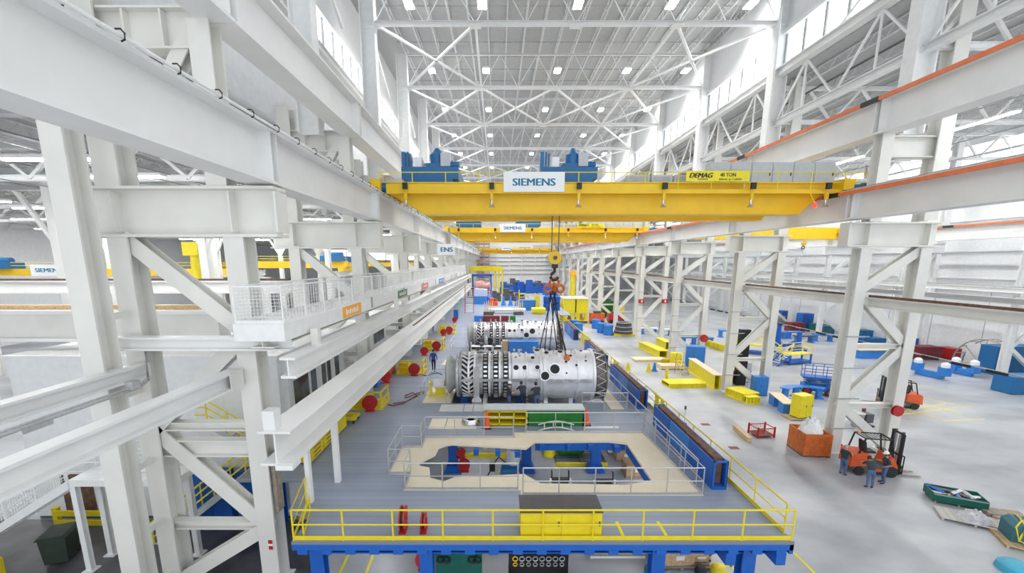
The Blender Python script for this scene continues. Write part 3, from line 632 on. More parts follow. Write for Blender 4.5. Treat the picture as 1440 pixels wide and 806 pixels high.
railing('silver railing round the right half of the open pit', [(.72, 13.94), (7.28, 13.94), (7.03, 19.55), (1.2, 19.55)])
railing('silver railing running back from the pit beside the right deck edge', [(7.35, 14.6), (7.3, 23.0), (7.3, 31.5)], toe=0)
railing('silver railing beside the exhaust end of the nearest turbine', [(4.6, 22.7), (7.15, 22.7)], toe=0)
railing('silver railing round the inlet platform of the nearest turbine', [(-3.3, 23.9), (-4.8, 23.9), (-4.8, 27.6), (-3.4, 28.3)], toe=0)
railing('long white railing in front of the second turbine', [(-4.6, 32.3), (3.9, 32.3)], 'white2', 1.05, 1.3, toe=0)
railing('white railing round the inlet platform of the second turbine', [(-3.2, 38.2), (-4.6, 38.2), (-4.6, 41.5)], 'white2', toe=0)
railing('white railing behind the second turbine', [(-4.2, 47), (5.5, 47)], 'white2', 1.05, 1.3, toe=0)
# ---------------------------------------------------------------- gas turbines
def bolts(b, x, R, n, r, a=0):
    for i in range(n):
        t = a + 6.2832 * i / n; b.tube((x - .05, R * math.cos(t), R * math.sin(t)), (x + .05, R * math.cos(t), R * math.sin(t)), r, 5)
def turbine(label, y, s=1.0):
    R = 1.5; zc = 1.42
    r = thing('gas_turbine', label, 'turbine', (1.0, y, ZD)); C = (0, 0, zc)
    part(r, 'inlet_cone', MB().lathe([(.35, -4.45), (.9, -4.42), (1.22, -4.3), (1.25, -4.2), (1.0, -4.0), (.85, -3.75)], C, 'X', 28), 'cone_grey', label='pale grey inlet cone')
    part(r, 'inlet_flange', MB().lathe([(.85, -3.75), (1.45, -3.72), (1.45, -3.58), (1.22, -3.55), (1.22, -3.3)], C, 'X', 32), 'casing2')
    cp = part(r, 'compressor_casing', MB().lathe([(1.22, -3.4), (1.3, -3.3), (1.3, -1.9), (1.28, -1.6), (1.3, -1.55), (1.3, -.3)], C, 'X', 36), 'casing2')
    for k, (x, n, w, hh) in enumerate(((-3.2, 26, .16, .3), (-2.85, 26, .16, .3), (-1.95, 34, .13, .16), (-1.32, 34, .13, .16), (-.72, 34, .13, .16))):
        b = MB()
        for i in range(n):
            t = 6.2832 * i / n; c = (x, 1.37 * math.cos(t), zc + 1.37 * math.sin(t))
            b.box(c, (w * 1.6, .16, hh * .75 if k > 1 else .13), rx=t, rz=0) if k > 1 else b.bar(Vector(c) + Vector((-.16, 0, 0)), Vector((x + .16, 1.39 * math.cos(t + (.2, -.2)[k]), zc + 1.39 * math.sin(t + (.2, -.2)[k]))), .09, .08)
        part(cp, 'vane_lever_row', b, 'silver' if k > 1 else 'casing', kind='stuff')
        if k < 2: part(cp, 'dark_groove', MB().lathe([(1.3, x - .17), (1.34, x - .17), (1.34, x + .17), (1.3, x + .17)], C, 'X', 36), 'hole')
        part(cp, 'stage_ring', MB().lathe([(1.3, x + .18), (1.42, x + .18), (1.42, x + .3), (1.3, x + .3)], C, 'X', 36), 'casing')
        if k > 1: part(cp, 'dark_groove', MB().lathe([(1.3, x - .16), (1.315, x - .16), (1.315, x + .16), (1.3, x + .16)], C, 'X', 36), 'hole')
    part(cp, 'lifting_strut', MB().bx(-2.62, -2.3, -1.62, -1.3, .0, 2.2).lathe([(.0, -.1), (.3, -.1), (.3, .1), (0, .1)], (-2.46, -1.5, .15), 'Y', 14), 'silver')
    md = part(r, 'mid_casing', MB().lathe([(1.3, -.35), (1.36, -.3), (1.36, .32), (1.3, .36), (1.3, .5), (1.4, .52), (1.4, .62), (1.3, .66), (1.3, 1.3), (1.5, 1.35), (1.5, 1.5)], C, 'X', 40), 'casing')
    b = MB(); bolts(b, .57, 1.35, 40, .03); bolts(b, 1.42, 1.44, 44, .03); part(md, 'bolt_ring', b, 'casing2', kind='stuff')
    hb = part(r, 'hot_casing', MB().lathe([(1.5, 1.5), (1.62, 1.55), (1.62, 1.7), (1.5, 1.75), (1.46, 2.1), (1.5, 2.3), (1.5, 3.55), (1.58, 3.58), (1.58, 3.7), (1.5, 3.72), (1.52, 4.5), (1.62, 4.52), (1.62, 4.66), (1.52, 4.7)], C, 'X', 44), 'casing')
    part(hb, 'split_flange', MB().bx(1.8, 4.4, -1.66, -1.4, zc - .09, zc + .09).bx(-3.3, 1.2, -1.46, -1.25, zc - .08, zc + .08), 'casing2')
    # exhaust ring with triangular webs
    ex = part(r, 'exhaust_ring', MB().lathe([(1.52, 4.7), (1.47, 4.75), (1.47, 5.25), (1.56, 5.27), (1.56, 5.36), (1.35, 5.36)], C, 'X', 40), 'exhaust')
    b = MB(); n = 17
    for i in range(n):
        t = 6.2832 * i / n; u = 6.2832 * (i + .5) / n; w = 6.2832 * (i + 1) / n; q = 1.55
        P = lambda a, x: (x, q * math.cos(a), zc + q * math.sin(a))
        b.bar(P(t, 4.74), P(u, 5.27), .06); b.bar(P(u, 5.27), P(w, 4.74), .06)
    part(ex, 'web_truss', b, 'silver', kind='stuff')
    # ports, nozzles
    def port(x, t, rad, ln, name='port'):
        c = Vector((x, -math.cos(t), math.sin(t))); d = Vector((0, -math.cos(t), math.sin(t))); base = Vector((x, 0, zc)) + d * 1.3
        o = part(r, name, MB().tube(base, base + d * ln, rad, 14).tube(base + d * (ln - .03), base + d * (ln + .05), rad * 1.25, 14), 'casing')
        part(o, 'bore', MB().tube(base + d * (ln + .05), base + d * (ln + .055), rad * .95, 14), 'hole')
    for x, t, rd, ln in ((-.1, .55, .17, .02), (.3 + .12, .55, .15, .02), (-.1, 1.1, .06, .04), (.15, 1.2, .06, .04), (.9, .9, .12, .3), (1.15, .5, .14, .35), (1.6, .2, .26, .35), (1.75, 1.1, .14, .4), (2.2, .45, .3, .25), (2.6, 1.2, .16, .35), (3.2, 1.0, .1, .3), (3.5, .6, .08, .25), (2.9, .75, .09, .25), (4.1, .8, .07, .2), (1.2, 1.25, .16, .4), (2.9, .3, .06, .2), (3.9, 1.3, .1, .3)):
        port(x, t, rd, ln)
    for x in (1.75, 3.3, -2.0): part(r, 'saddle', MB().bx(x - .12, x + .12, -1.0, 1.0, -3.25, .15), 'grey')
    b = MB()
    for i in range(16):
        x = random.uniform(-3.4, 4.3); t = random.uniform(.9, 2.2)
        d = Vector((0, -math.cos(t), math.sin(t))); p = Vector((x, 0, zc)) + d * 1.45
        b.tube(p, p + d * random.uniform(.12, .35), random.uniform(.03, .09), 7)
    part(r, 'top_fitting', b, 'casing2', kind='stuff')
    r.scale = (s, s, s); return r
t1 = turbine('large silver gas turbine nearest the front with workers beside it', 25.5)
t2 = copy_tree(t1, 'second silver gas turbine lying behind the nearest one'); t2.location = (1.0, 40.0, ZD); t2.scale = (.93, .93, .93)
# bench in front of the turbine, cabinets and things on the deck
r = thing('work_platform', 'long grey-topped work platform with yellow shelves and green doors before the nearest turbine', 'platform', (1.65, 20.85, ZD))
part(r, 'top_plate', MB().bx(-2.6, 2.65, -.45, .45, .86, .93), 'grey')
part(r, 'green_panel', MB().bx(-.25, 2.6, -.42, -.36, .02, .85).bx(2.54, 2.6, -.42, .42, .02, .85), 'green', label='green painted panel')
for z in (.05, .4, .75): part(r, 'yellow_shelf', MB().bx(-2.55, -.3, -.42, .42, z, z + .07), 'yellow')
for x in (-2.55, -1.8, -1.05, -.36): part(r, 'upright', MB().bx(x, x + .06, -.42, -.36, 0, .86), 'yellow')
part(r, 'back_panel', MB().bx(-2.55, 2.6, .36, .42, .02, .85), 'darkgrey')
def cone(label, x, y, z=ZD):
    r = thing('traffic_cone', label, 'traffic cone', (x, y, z))
    part(r, 'base', MB().bx(-.22, .22, -.22, .22, 0, .05), 'dark'); part(r, 'body', MB().lathe([(.17, .05), (.04, .95), (.0, .97)], (0, 0, 0), 'Z', 14), 'cone')
cone('orange traffic cone at the left end of the grey work platform', -.75, 20.2)
cone('orange traffic cone at the right end of the green panel', 4.42, 20.6)
cone('orange traffic cone behind the exhaust end of the turbine', 7.0, 30.3)
b = MB()
for x0 in (-3.4, -2.55): solo('cover_board', 'beige cover board lying on the deck, %s of a pair under the steel ring' % ('left' if x0 < -3 else 'right'), 'board', MB().bx(-.4, 1.2 if x0 > -3 else .4, -.7, .7, 0, .03), 'beige', (x0 + .05, 20.75, ZD))
solo('steel_ring', 'shiny round steel ring casting lying on a beige board', 'ring', MB().lathe([(.22, .2), (.3, .28), (.42, .26), (.5, .12), (.5, 0), (.24, 0), (.22, .2)], (0, 0, 0), 'Z', 24), 'silver', (-1.62, 20.75, ZD + .032))
for i, (x0, x1) in enumerate(((-3.55, -2.2), (-2.15, -1.65), (-1.6, -.4))): solo('white_sheet', 'white flat sheet on the deck before the turbine inlet, %s from the left' % ORD[i], 'sheet', MB().bx(x0, x1, 22.6, 23.7, 0, .04), 'white2', (0, 0, ZD))
r = thing('bent_rail_frame', 'bent silver tube frame lying before the green panel', 'tube frame', (2.75, 19.9, ZD))
pa = [(-.9 + .15 * i, 0, .3 + .18 * math.sin(math.pi * i / 12)) for i in range(13)]
part(r, 'top_tube', MB().path(pa, .04, 6), 'galv'); part(r, 'bottom_tube', MB().path([(x, -.1, z - .28) for x, _, z in pa], .04, 6), 'galv')
for i in (2, 5, 8, 11): part(r, 'rung', MB().tube(pa[i], (pa[i][0], -.1, pa[i][2] - .28), .03), 'galv')
solo('white_bar', 'white flat bar lying on deck right of the cone', 'bar', MB().bx(-.9, .9, -.06, .06, 0, .06), 'white2', (5.1, 20.2, ZD))
for i, (y0, y1) in enumerate(((21.0, 22.6), (29.6, 31.6), (39.2, 44.0))):
    r = thing('yellow_gate', 'yellow slatted gate between blue racks at the right deck rail, %s from the front' % ORD[i], 'gate', (8.62, y0, ZD)); n = int((y1 - y0) / .7)
    for k in range(n): part(r, 'slat', MB().bx(-.03, .03, .15 + .7 * k, .5 + .7 * k, .05, 1.15), 'yellow2')
    part(r, 'rail', MB().bx(-.05, .05, 0, y1 - y0, 1.1, 1.18), 'yellow'); part(r, 'rail', MB().bx(-.05, .05, 0, y1 - y0, .0, .07), 'yellow')
def blue_trough(label, x0, y0, x1, y1):
    L = math.hypot(x1 - x0, y1 - y0); a = math.atan2(-(x1 - x0), y1 - y0)
    r = thing('board_rack', label, 'rack', (x0, y0, ZD), a); n = max(2, round(L / 2.2))
    part(r, 'base_frame', MB().bx(-.2, .35, 0, L, 0, .12), 'blue')
    for i in range(n): part(r, 'side_panel', MB().bx(-.2, -.14, L * i / n + .02, L * (i + 1) / n - .02, .12, 1.1), 'blue2' if i % 2 else 'blue')
    part(r, 'far_panel', MB().bx(.3, .35, 0, L, .12, 1.1), 'blue')
    part(r, 'board_stack', MB().bx(-.08, .24, .25, L - .2, .14, 1.16), 'rust', label='brown boards')
    for y in (0, L - .06): part(r, 'end_frame', MB().bx(-.2, -.12, y, y + .06, .1, 1.14).bx(.27, .35, y, y + .06, .1, 1.14).bx(-.2, .35, y, y + .06, 1.08, 1.14), 'blue')
for i, (a, b_, c, d) in enumerate(((8.0, 14.3, 8.1, 20.6), (8.1, 23.0, 8.15, 29.3), (8.15, 32, 8.2, 38.7), (8.2, 44.5, 8.25, 51))):
    blue_trough('long blue rack of brown boards along the right deck rail, %s from the front' % ORD[i], a, b_, c, d)
def cabinet(name, label, loc, w, d, h, m, rz=0, doors=2, drawers=0, top=None, cat='cabinet', handle='darkgrey', feet=.06):
    """Cabinet with its front facing local -y."""
    r = thing(name, label, cat, loc, rz)
    part(r, 'body', MB().bx(-w / 2, w / 2, -d / 2, d / 2, feet, h), m); part(r, 'plinth', MB().bx(-w / 2 + .03, w / 2 - .03, -d / 2 + .03, d / 2 - .03, 0, feet), 'darkgrey')
    for i in range(doors):
        x0 = -w / 2 + w * i / doors; q = part(r, 'door', MB().bx(x0 + .015, x0 + w / doors - .015, -d / 2 - .02, -d / 2, feet + .03, h - .03), m)
        part(q, 'handle', MB().bx(x0 + w / doors - .1, x0 + w / doors - .06, -d / 2 - .05, -d / 2 - .02, h * .5, h * .5 + .15), handle)
    for i in range(drawers):
        z0 = feet + (h - feet) * i / drawers; q = part(r, 'drawer', MB().bx(-w / 2 + .02, w / 2 - .02, -d / 2 - .02, -d / 2, z0 + .015, z0 + (h - feet) / drawers - .015), m)
        part(q, 'handle', MB().bx(-w / 4, w / 4, -d / 2 - .04, -d / 2 - .02, z0 + (h - feet) / drawers - .06, z0 + (h - feet) / drawers - .03), handle)
    if top: part(r, 'top', MB().bx(-w / 2 - .02, w / 2 + .02, -d / 2 - .02, d / 2 + .02, h, h + .05), top)
    return r
cabinet('storage_chest', 'wide yellow chest with black two-leaf lid at the front deck railing', (1.75, 11.98, ZD), 2.5, .9, .86, 'yellow', doors=2, top='chest_lid', cat='chest')
def reel(label, x, y, z, R=.42, w=.25, rz=0, name='hose_reel', m='red'):
    r = thing(name, label, 'hose reel', (x, y, z), rz); c = (0, 0, R + .08)
    for s in (-1, 1): part(r, 'side_disc', MB().lathe([(.05, s * w / 2 - .02), (R, s * w / 2 - .02), (R, s * w / 2 + .02), (.05, s * w / 2 + .02)], c, 'Y', 24), m)
    part(r, 'hose_coil', MB().lathe([(R * .55, -w / 2 + .02), (R * .8, -w / 2 + .03), (R * .8, w / 2 - .03), (R * .55, w / 2 - .02)], c, 'Y', 20), 'dark'); part(r, 'hub', MB().lathe([(.0, -w / 2 - .06), (.08, -w / 2 - .06), (.08, w / 2 + .06), (0, w / 2 + .06)], c, 'Y', 12), m)
    part(r, 'stand', MB().bx(-.25, .25, -w / 2 - .05, w / 2 + .05, 0, .06).bx(-.04, .04, w / 2 + .03, w / 2 + .07, 0, R + .1), m); return r
reel('red hose reel standing edge-on behind the front railing', -3.2, 11.95, ZD, .36, .13, 1.6)
reel('smaller red hose reel right of the big one behind the front railing', -2.55, 11.95, ZD, .25, .1, 1.6)
for i, x in enumerate((3.7, 5.05)): solo('floor_stripe', 'yellow painted stripe on the deck behind front railing, %s of two' % ('left' if i == 0 else 'right'), 'floor marking', MB().bx(-.05, .05, 0, .75, 0, .012), 'yellow2', (x, 11.6, ZD))
# left aisle of the deck
for i in range(2):
    cabinet('tool_cabinet', 'low yellow drawer cabinet with cluttered dark top in left aisle, %s' % ('nearest' if i == 0 else 'next to the tall one'), (-8.45, 16.95 + 1.35 * i, ZD), 1.3, .75, 1.15, 'yellow', rz=math.pi / 2, doors=0, drawers=6, top='darkgrey')
cabinet('tool_locker', 'tall yellow locker at the far end of the yellow drawer cabinets', (-8.4, 19.7, ZD), 1.3, .75, 1.65, 'yellow', rz=math.pi / 2, doors=2)
for i in range(7): solo('hand_tool', 'small dark tool left on the yellow cabinet top, %s' % ORD[i], 'tool', MB().bx(-.1, .1, -.04, .04, 0, .06), 'darkgrey' if i % 2 else 'rust', (-8.6 + .09 * (i % 3), 16.5 + .33 * i, ZD + 1.202), .5 * i, group='tools on the yellow cabinets')
r = thing('yellow_trolley', 'low square yellow trolley with an open middle', 'trolley', (-8.2, 21.15, ZD))
part(r, 'frame', MB().bx(-.5, .5, -.45, -.2, .2, .32).bx(-.5, .5, .2, .45, .2, .32).bx(-.5, -.25, -.2, .2, .2, .32).bx(.25, .5, -.2, .2, .2, .32), 'yellow')
for sx in (-.4, .4):
    for sy in (-.35, .35): part(r, 'caster', MB().lathe([(.09, -.03), (.09, .03)], (sx, sy, .09), 'X', 10).bx(sx - .02, sx + .02, sy - .02, sy + .02, .1, .2), 'dark')
def guard(label, x, y, k):
    r = thing('column_guard', label, 'guard frame', (x, y, ZD))
    part(r, 'base_plate', MB().bx(-1.1, 1.0, -.15, 1.6, 0, .1), 'yellow')
    for px, py in ((-1.0, 0), (.9, 0), (.9, 1.5), (-.2, 0)): part(r, 'post', MB().bx(px - .05, px + .05, py - .05, py + .05, .1, 1.05), 'yellow')
    for z in (.5, 1.0): part(r, 'rail', MB().bar((-1.0, 0, z), (.9, 0, z), .09).bar((.9, 0, z), (.9, 1.5, z), .09), 'yellow')
    part(r, 'machine_block', MB().bx(-.9, -.2, .3, 1.3, .1, .8), 'yellow')
    q = reel('red hose reel on the %s yellow guard frame of the left aisle' % ORD[k], x + .35, y - .35, ZD, .42, .2); return r
for k, (u, v) in enumerate(((521, 578), (583, 528), (614, 493), (632, 470))):
    x, y = fl(u, v, ZD); guard('yellow guard frame round a left column base, %s from the front' % ORD[k], x - .35, y + .3, k)
    reel('small upper red reel mounted above the %s yellow guard frame' % ORD[k], x + .45, y + 1.9, ZD + 1.1, .3, .2)
cabinet('tool_cabinet', 'blue drawer cabinet beside the red one in the left aisle', (-8.75, 27.9, ZD), 1.5, .7, 1.3, 'blue2', rz=math.pi / 2, doors=0, drawers=6, handle='white2')
cabinet('tool_cabinet', 'bright red-orange tool cabinet in the left aisle', (-8.65, 30.3, ZD), 2.9, .8, 1.35, 'redorange', rz=math.pi / 2, doors=3)
cabinet('equipment_box', 'white boxed unit with red end beyond the second guard frame', (-8.6, 43.5, ZD), 4.5, 1.2, 1.7, 'white2', rz=math.pi / 2, doors=2)
pts = [(-6.7, 23.7), (-6.4, 23.5), (-5.9, 23.9), (-5.6, 24.7), (-5.3, 25.6), (-4.95, 26.0), (-5.0, 26.3), (-5.4, 25.9), (-5.8, 25.1), (-6.0, 24.9), (-6.1, 25.4), (-5.7, 26.0), (-5.3, 25.3), (-5.8, 24.2), (-6.5, 23.9)]
solo('air_hose', 'dark red air hose lying in loops on the deck', 'hose', MB().path([(x, y, .03) for x, y in pts], .028, 6), 'maroon', (0, 0, ZD))
solo('air_hose', 'dark hose trailing across the deck toward the walking worker', 'hose', MB().path([(-6.6 + .2 * i, 30.5 + .4 * math.sin(i * .9), .03) for i in range(12)], .025, 6), 'dark', (0, 0, ZD))
r = thing('ladder', 'red and white rolling ladder at the far end of the left aisle', 'ladder', (-4.9, 68.5, ZD))
for s in (-.7, .7): part(r, 'stile', MB().bar((s, 0, 0), (s, .8, 4.6), .1), 'red')
for i in range(12): part(r, 'rung', MB().bx(-.7, .7, .8 * i / 12, .8 * i / 12 + .2, .35 * i + .3, .35 * i + .36), 'white2')
for i, (u, v, w, h) in enumerate(((566, 501, .9, 1.2), (603, 470, .9, 1.3), (640, 452, .5, 1.4))):
    x, y = fl(u, v, ZD); cabinet('tool_cabinet', 'small dark blue cabinet standing by a left column, %s from the front' % ORD[i], (x - .1, y + 2.2, ZD), w, .6, h, 'blue', rz=math.pi / 2, doors=1)
# ---------------------------------------------------------------- left side: walkway, beams, rooms, stairs
r = thing('mesh_walkway', 'long white walkway with wire-mesh railing along the left column row', 'walkway', (-7.3, 12.3, 9.8))
Lw = 71.0
part(r, 'floor_plate', MB().bx(-.75, .72, 0, Lw, -.08, 0), 'white2')
part(r, 'fascia', MB().bx(.68, .74, 0, Lw, -.5, .02).bx(-.78, .74, -.05, 0, -.5, .02), 'white2')
part(r, 'support_beam', MB().ib((-.1, .2, -.62), (-.1, Lw, -.62), .7, .3, .05), 'cream')
rail_run(r, [(-.72, Lw, 0), (-.72, .02, 0), (.7, .02, 0), (.7, Lw, 0)], 1.13, 1.5, .028, 'white2', (), .1)
b = MB()
for z in [.12 + .105 * i for i in range(10)]: b.path([(-.72, Lw, z), (-.72, .02, z), (.7, .02, z), (.7, Lw, z)], .006, 3)
for i in range(int(Lw / .2)): b.bar((.7, .05 + .2 * i, .08), (.7, .05 + .2 * i, 1.1), .011); b.bar((-.72, .05 + .2 * i, .08), (-.72, .05 + .2 * i, 1.1), .011)
for i in range(13): b.bar((-.7 + .11 * i, .02, .08), (-.7 + .11 * i, .02, 1.1), .009)
part(r, 'wire_mesh', b, 'white2', kind='stuff')
for y0, y1, m, l in ((4.7, 7.0, 'orangetag', 'orange sign plate'), (14.3, 17.0, 'greenpaint', 'green sign plate'), (22.6, 26.0, 'pinkred', 'red sign plate'), (33, 37, 'blue2', 'blue sign plate')):
    q = part(r, 'sign_plate', MB().bx(.74, .76, y0, y1, -.46, .0), m, label=l)
    b = MB(); n = 7
    for i in range(n): b.bx(.76, .765, y0 + (y1 - y0) * (.15 + .1 * i), y0 + (y1 - y0) * (.15 + .1 * i + .06), -.34, -.12 - .05 * (i % 2))
    part(q, 'lettering', b, 'white2', kind='stuff')
for i in range(9): part(r, 'pipe_clamp', MB().bx(.74, .8, 8.6 + 7.3 * i, 8.72 + 7.3 * i, -.42, .1), 'greysteel')
def lbeam(label, x, z, h, w, y0, y1, ribs=()):
    r = thing('monorail_beam', label, 'beam', (x, y0, z))
    part(r, 'girder', MB().ib((0, 0, 0), (0, y1 - y0, 0), w, h, .07), 'white')
    part(r, 'end_plate', MB().bx(-w / 2, w / 2, y1 - y0, y1 - y0 + .03, -h / 2, h / 2), 'white')
    for y in ribs: part(r, 'hanger', MB().bx(-.12, .12, y - .12, y + .12, h / 2, h / 2 + .55), 'cream')
    return r
lbeam('white monorail beam slung below the mesh walkway', -6.3, 8.6, .62, .46, 11.75, 95, (2, 13.3, 25.5, 37.7))
r = lbeam('large white monorail beam above the left deck aisle', -6.6, 6.35, 1.05, .95, 11.2, 95)
part(r, 'rail', MB().bx(-.06, .06, 20, 83, .475, .56), 'rust', label='dark rail'); part(r, 'stop_block', MB().bx(-.34, .0, .1, .45, .475, 1.1).bx(.0, .5, -.1, .4, -.62, -.47), 'white')
part(r, 'hanger', MB().bx(-.9, -.3, 1.9, 2.5, -.3, .1), 'cream'); part(r, 'support_post', MB().bx(-.32, -.16, 2.2, 2.4, -3.1, -.52), 'white2'); part(r, 'support_post', MB().bx(.1, .3, 3.6, 3.8, -3.1, -.52), 'white2')
r = lbeam('white beam reaching forward from the inner leg of the first left column', -8.75, 7.95, .56, .42, 1.5, 13.2)
part(r, 'splice_plate', MB().bx(.22, .25, 11.0, 11.65, -.3, .3), 'cream')
r = lbeam('white beam reaching forward from the outer leg of the first left column', -11.75, 8.2, .46, .4, 1.5, 13.2)
r = thing('conduit', 'pair of grey conduits under the outer left beam', 'conduit', (-11.45, 7, 7.85))
for dz in (0, -.09): part(r, 'pipe', MB().path([(0, -5.5, dz), (0, 5.6, dz), (.05, 5.9, dz + .15), (.05, 5.95, dz + 1.2)], .035, 6), 'galv')
part(r, 'junction_box', MB().bx(-.1, .1, 2.2, 2.9, -.2, -.08).bx(-.1, .12, 5.2, 5.5, -.05, .2), 'galv')
solo('cross_strut', 'white lateral strut carrying the front end of the mesh walkway', 'beam', MB().ib((-12.2, 0, 0), (-6.7, 0, 0), .4, .42, .06), 'white', (0, 12.9, 9.12), kind='structure')
solo('column_sheath', 'brown timber guard strip on the first left column leg', 'guard', MB().bx(-.06, .06, -.2, .2, 0, 2.2), 'greywood', (-8.02, 13.6, 2.9))
r = thing('safety_tag', 'small red and white sign on the first left column', 'sign', (-8.28, 13.23, 1.75)); part(r, 'plate', MB().bx(-.09, .09, -.01, .01, -.2, .2), 'sign'); part(r, 'red_mark', MB().bx(-.075, .075, -.015, -.01, -.19, -.05).bx(-.075, .075, -.015, -.01, .04, .19), 'red')
# enclosures
r = thing('machine_room', 'large white flat-roofed machine room behind the first left column', 'building', (-15.4, 17.4, 0), kind='structure')
part(r, 'shell', MB().bx(-5.9, 5.7, 0, 11, 0, 7.55), 'panel'); part(r, 'roof', MB().bx(-6.0, 5.8, -.1, 11.1, 7.55, 7.7), 'white2')
for i in range(9): part(r, 'wall_seam', MB().bx(-5.9 + 1.3 * i, -5.885 + 1.3 * i, -.008, 0, 0, 7.5), 'panel')
for y0, y1 in ((1.1, 2.6), (2.9, 3.5), (4.2, 4.7), (4.9, 5.35), (6.0, 6.6)):
    q = part(r, 'window_frame', MB().bx(5.7, 5.78, y0 - .08, y1 + .08, 4.35, 6.35), 'panel'); part(q, 'window_pane', MB().bx(5.78, 5.8, y0, y1, 4.45, 6.25), 'glass')
for y in (.6, 3.9, 5.7, 7.2): part(r, 'pilaster', MB().bx(5.7, 5.85, y - .1, y + .1, 3.2, 7.5), 'panel')
q = part(r, 'door', MB().bx(-4.6, -3.2, -.03, 0, .1, 2.2), 'rust', label='brown door'); part(q, 'panel_window', MB().bx(-2.9, -2.2, -.03, 0, .3, 2.3), 'sign')
part(r, 'base_strip', MB().bx(-5.9, 5.7, -.02, 0, 0, .12), 'darkgrey')
r = thing('machine_room', 'second white room with bright windows further along the left aisle', 'building', (-12.6, 31.5, ZD), kind='structure')
part(r, 'shell', MB().bx(-3, 2.6, 0, 4.5, 0, 4.3), 'panel'); q = part(r, 'window_frame', MB().bx(2.6, 2.66, .6, 3.8, 1.9, 3.5), 'white2')
for i in range(3): part(q, 'window_pane', MB().bx(2.66, 2.68, .7 + i, 1.6 + i, 2.0, 3.4), 'glass')
r = thing('machine_room', 'third white room far along the left aisle', 'building', (-12.6, 40.5, ZD), kind='structure')
part(r, 'shell', MB().bx(-3, 2.4, 0, 6, 0, 4.0), 'panel'); part(r, 'window_frame', MB().bx(2.4, 2.46, 1, 5, 1.6, 3.2), 'glass')
r = thing('machine_room', 'low white machine cover behind the left columns', 'building', (-12.9, 29.4, ZD), kind='structure'); part(r, 'shell', MB().bx(-3, 2, 0, 2, 0, 2.0), 'panel')
for i in range(2):
    r = thing('work_stool', 'tall grey steel work stool in the left aisle recess, %s' % ('nearer' if i == 0 else 'farther'), 'stool', (-9.7, 27.4 + .95 * i, ZD))
    part(r, 'seat', MB().bx(-.3, .3, -.3, .3, 1.35, 1.42), 'galv'); part(r, 'backrest', MB().bx(-.3, .3, .26, .3, 1.7, 2.3), 'galv')
    for sx in (-.27, .27):
        for sy in (-.27, .27): part(r, 'leg', MB().bar((sx, sy, 0), (sx, sy, 2.3 if sy > 0 else 1.35), .05), 'galv')
    part(r, 'stretcher', MB().bx(-.27, .27, -.29, -.25, .5, .54).bx(-.27, .27, .25, .29, .9, .94), 'galv')
# white landing stair at far left
r = thing('white_stair', 'white steel stair with landing and mesh railing at the far left', 'stair', (-15.2, 14.5, 0))
part(r, 'landing', MB().bx(-.7, 3.2, -.5, .6, 3.55, 3.8), 'white2')
for x in (-.6, 2.9):
    for y in (-.4, .5): part(r, 'post', MB().ib((x, y, .05), (x, y, 3.55), .2, .2, .03, up=(0, 1, 0)).bx(x - .2, x + .2, y - .2, y + .2, 0, .05), 'white2')
for y in (-.5, .6): part(r, 'stringer', MB().prism([(-.7, 3.8), (-.7, 3.45), (-6.4, -.0), (-6.4, .3)], y - .04, y + .04), 'white2')
for i in range(16): part(r, 'tread', MB().bx(-1.05 - .35 * i, -.75 - .35 * i, -.46, .56, 3.55 - .218 * i, 3.6 - .218 * i), 'galv')
for y in (-.5, .6):
    part(r, 'top_rail', MB().path([(3.2, y, 4.85), (-.7, y, 4.85), (-6.4, y, 1.35)], .03), 'white2')
    for q in (.35, .7): part(r, 'mid_rail', MB().path([(3.2, y, 3.8 + q), (-.7, y, 3.8 + q), (-6.4, y, .3 + q)], .022), 'white2')
    for x in (3.1, 1.2, -.7): part(r, 'baluster', MB().tube((x, y, 3.7), (x, y, 4.85), .03), 'white2')
    for k in range(1, 5): part(r, 'baluster', MB().tube((-.7 - 1.3 * k, y, 3.8 - .8 * k - .1), (-.7 - 1.3 * k, y, 4.85 - .8 * k), .03), 'white2')
b = MB()
for i in range(52): x = -.7 - .11 * i; b.bar((x, -.5, 3.85 - .612 * .11 * i), (x, -.5, 4.75 - .612 * .11 * i), .012)
for q in range(8): b.bar((-.7, -.5, 3.9 + .11 * q), (-6.4, -.5, .4 + .11 * q), .01)
part(r, 'wire_mesh', b, 'white2', kind='stuff')
def barrier(label, x, y, L, rz=0):
    r = thing('guard_barrier', label, 'barrier', (x, y, 0), rz)
    for s in (0, L): part(r, 'post', MB().bx(s - .1, s + .1, -.1, .1, .03, 1.05).bx(s - .2, s + .2, -.2, .2, 0, .03), 'yellow')
    for z in (.4, .85): part(r, 'rail', MB().bx(0, L, -.15, -.1, z - .13, z + .13), 'yellow')
barrier('yellow guard barrier behind the dark wheelie bin', -19.6, 16.6, 2.4); barrier('yellow guard barrier left of the dark wheelie bin', -21.4, 13.4, 3.0)
r = thing('wheelie_bin', 'dark green wheelie bin between yellow barriers at far left', 'bin', (-17.55, 14.75, 0), .35)
part(r, 'body', MB().add([(-.36, -.4, .08), (.36, -.4, .08), (.36, .36, .08), (-.36, .36, .08), (-.42, -.45, 1.15), (.42, -.45, 1.15), (.42, .42, 1.15), (-.42, .42, 1.15)], [(3, 2, 1, 0), (4, 5, 6, 7), (0, 1, 5, 4), (1, 2, 6, 5), (2, 3, 7, 6), (3, 0, 4, 7)]), 'charcoal_green')
part(r, 'lid', MB().prism([(-.48, 1.15), (.48, 1.15), (.4, 1.26), (-.4, 1.26)], -.5, .46), 'charcoal_green'); part(r, 'handle', MB().tube((-.35, .52, 1.12), (.35, .52, 1.12), .03), 'dark')
for s in (-.33, .33): part(r, 'wheel', MB().lathe([(.14, -.04), (.14, .04)], (s, .38, .14), 'X', 14), 'dark')
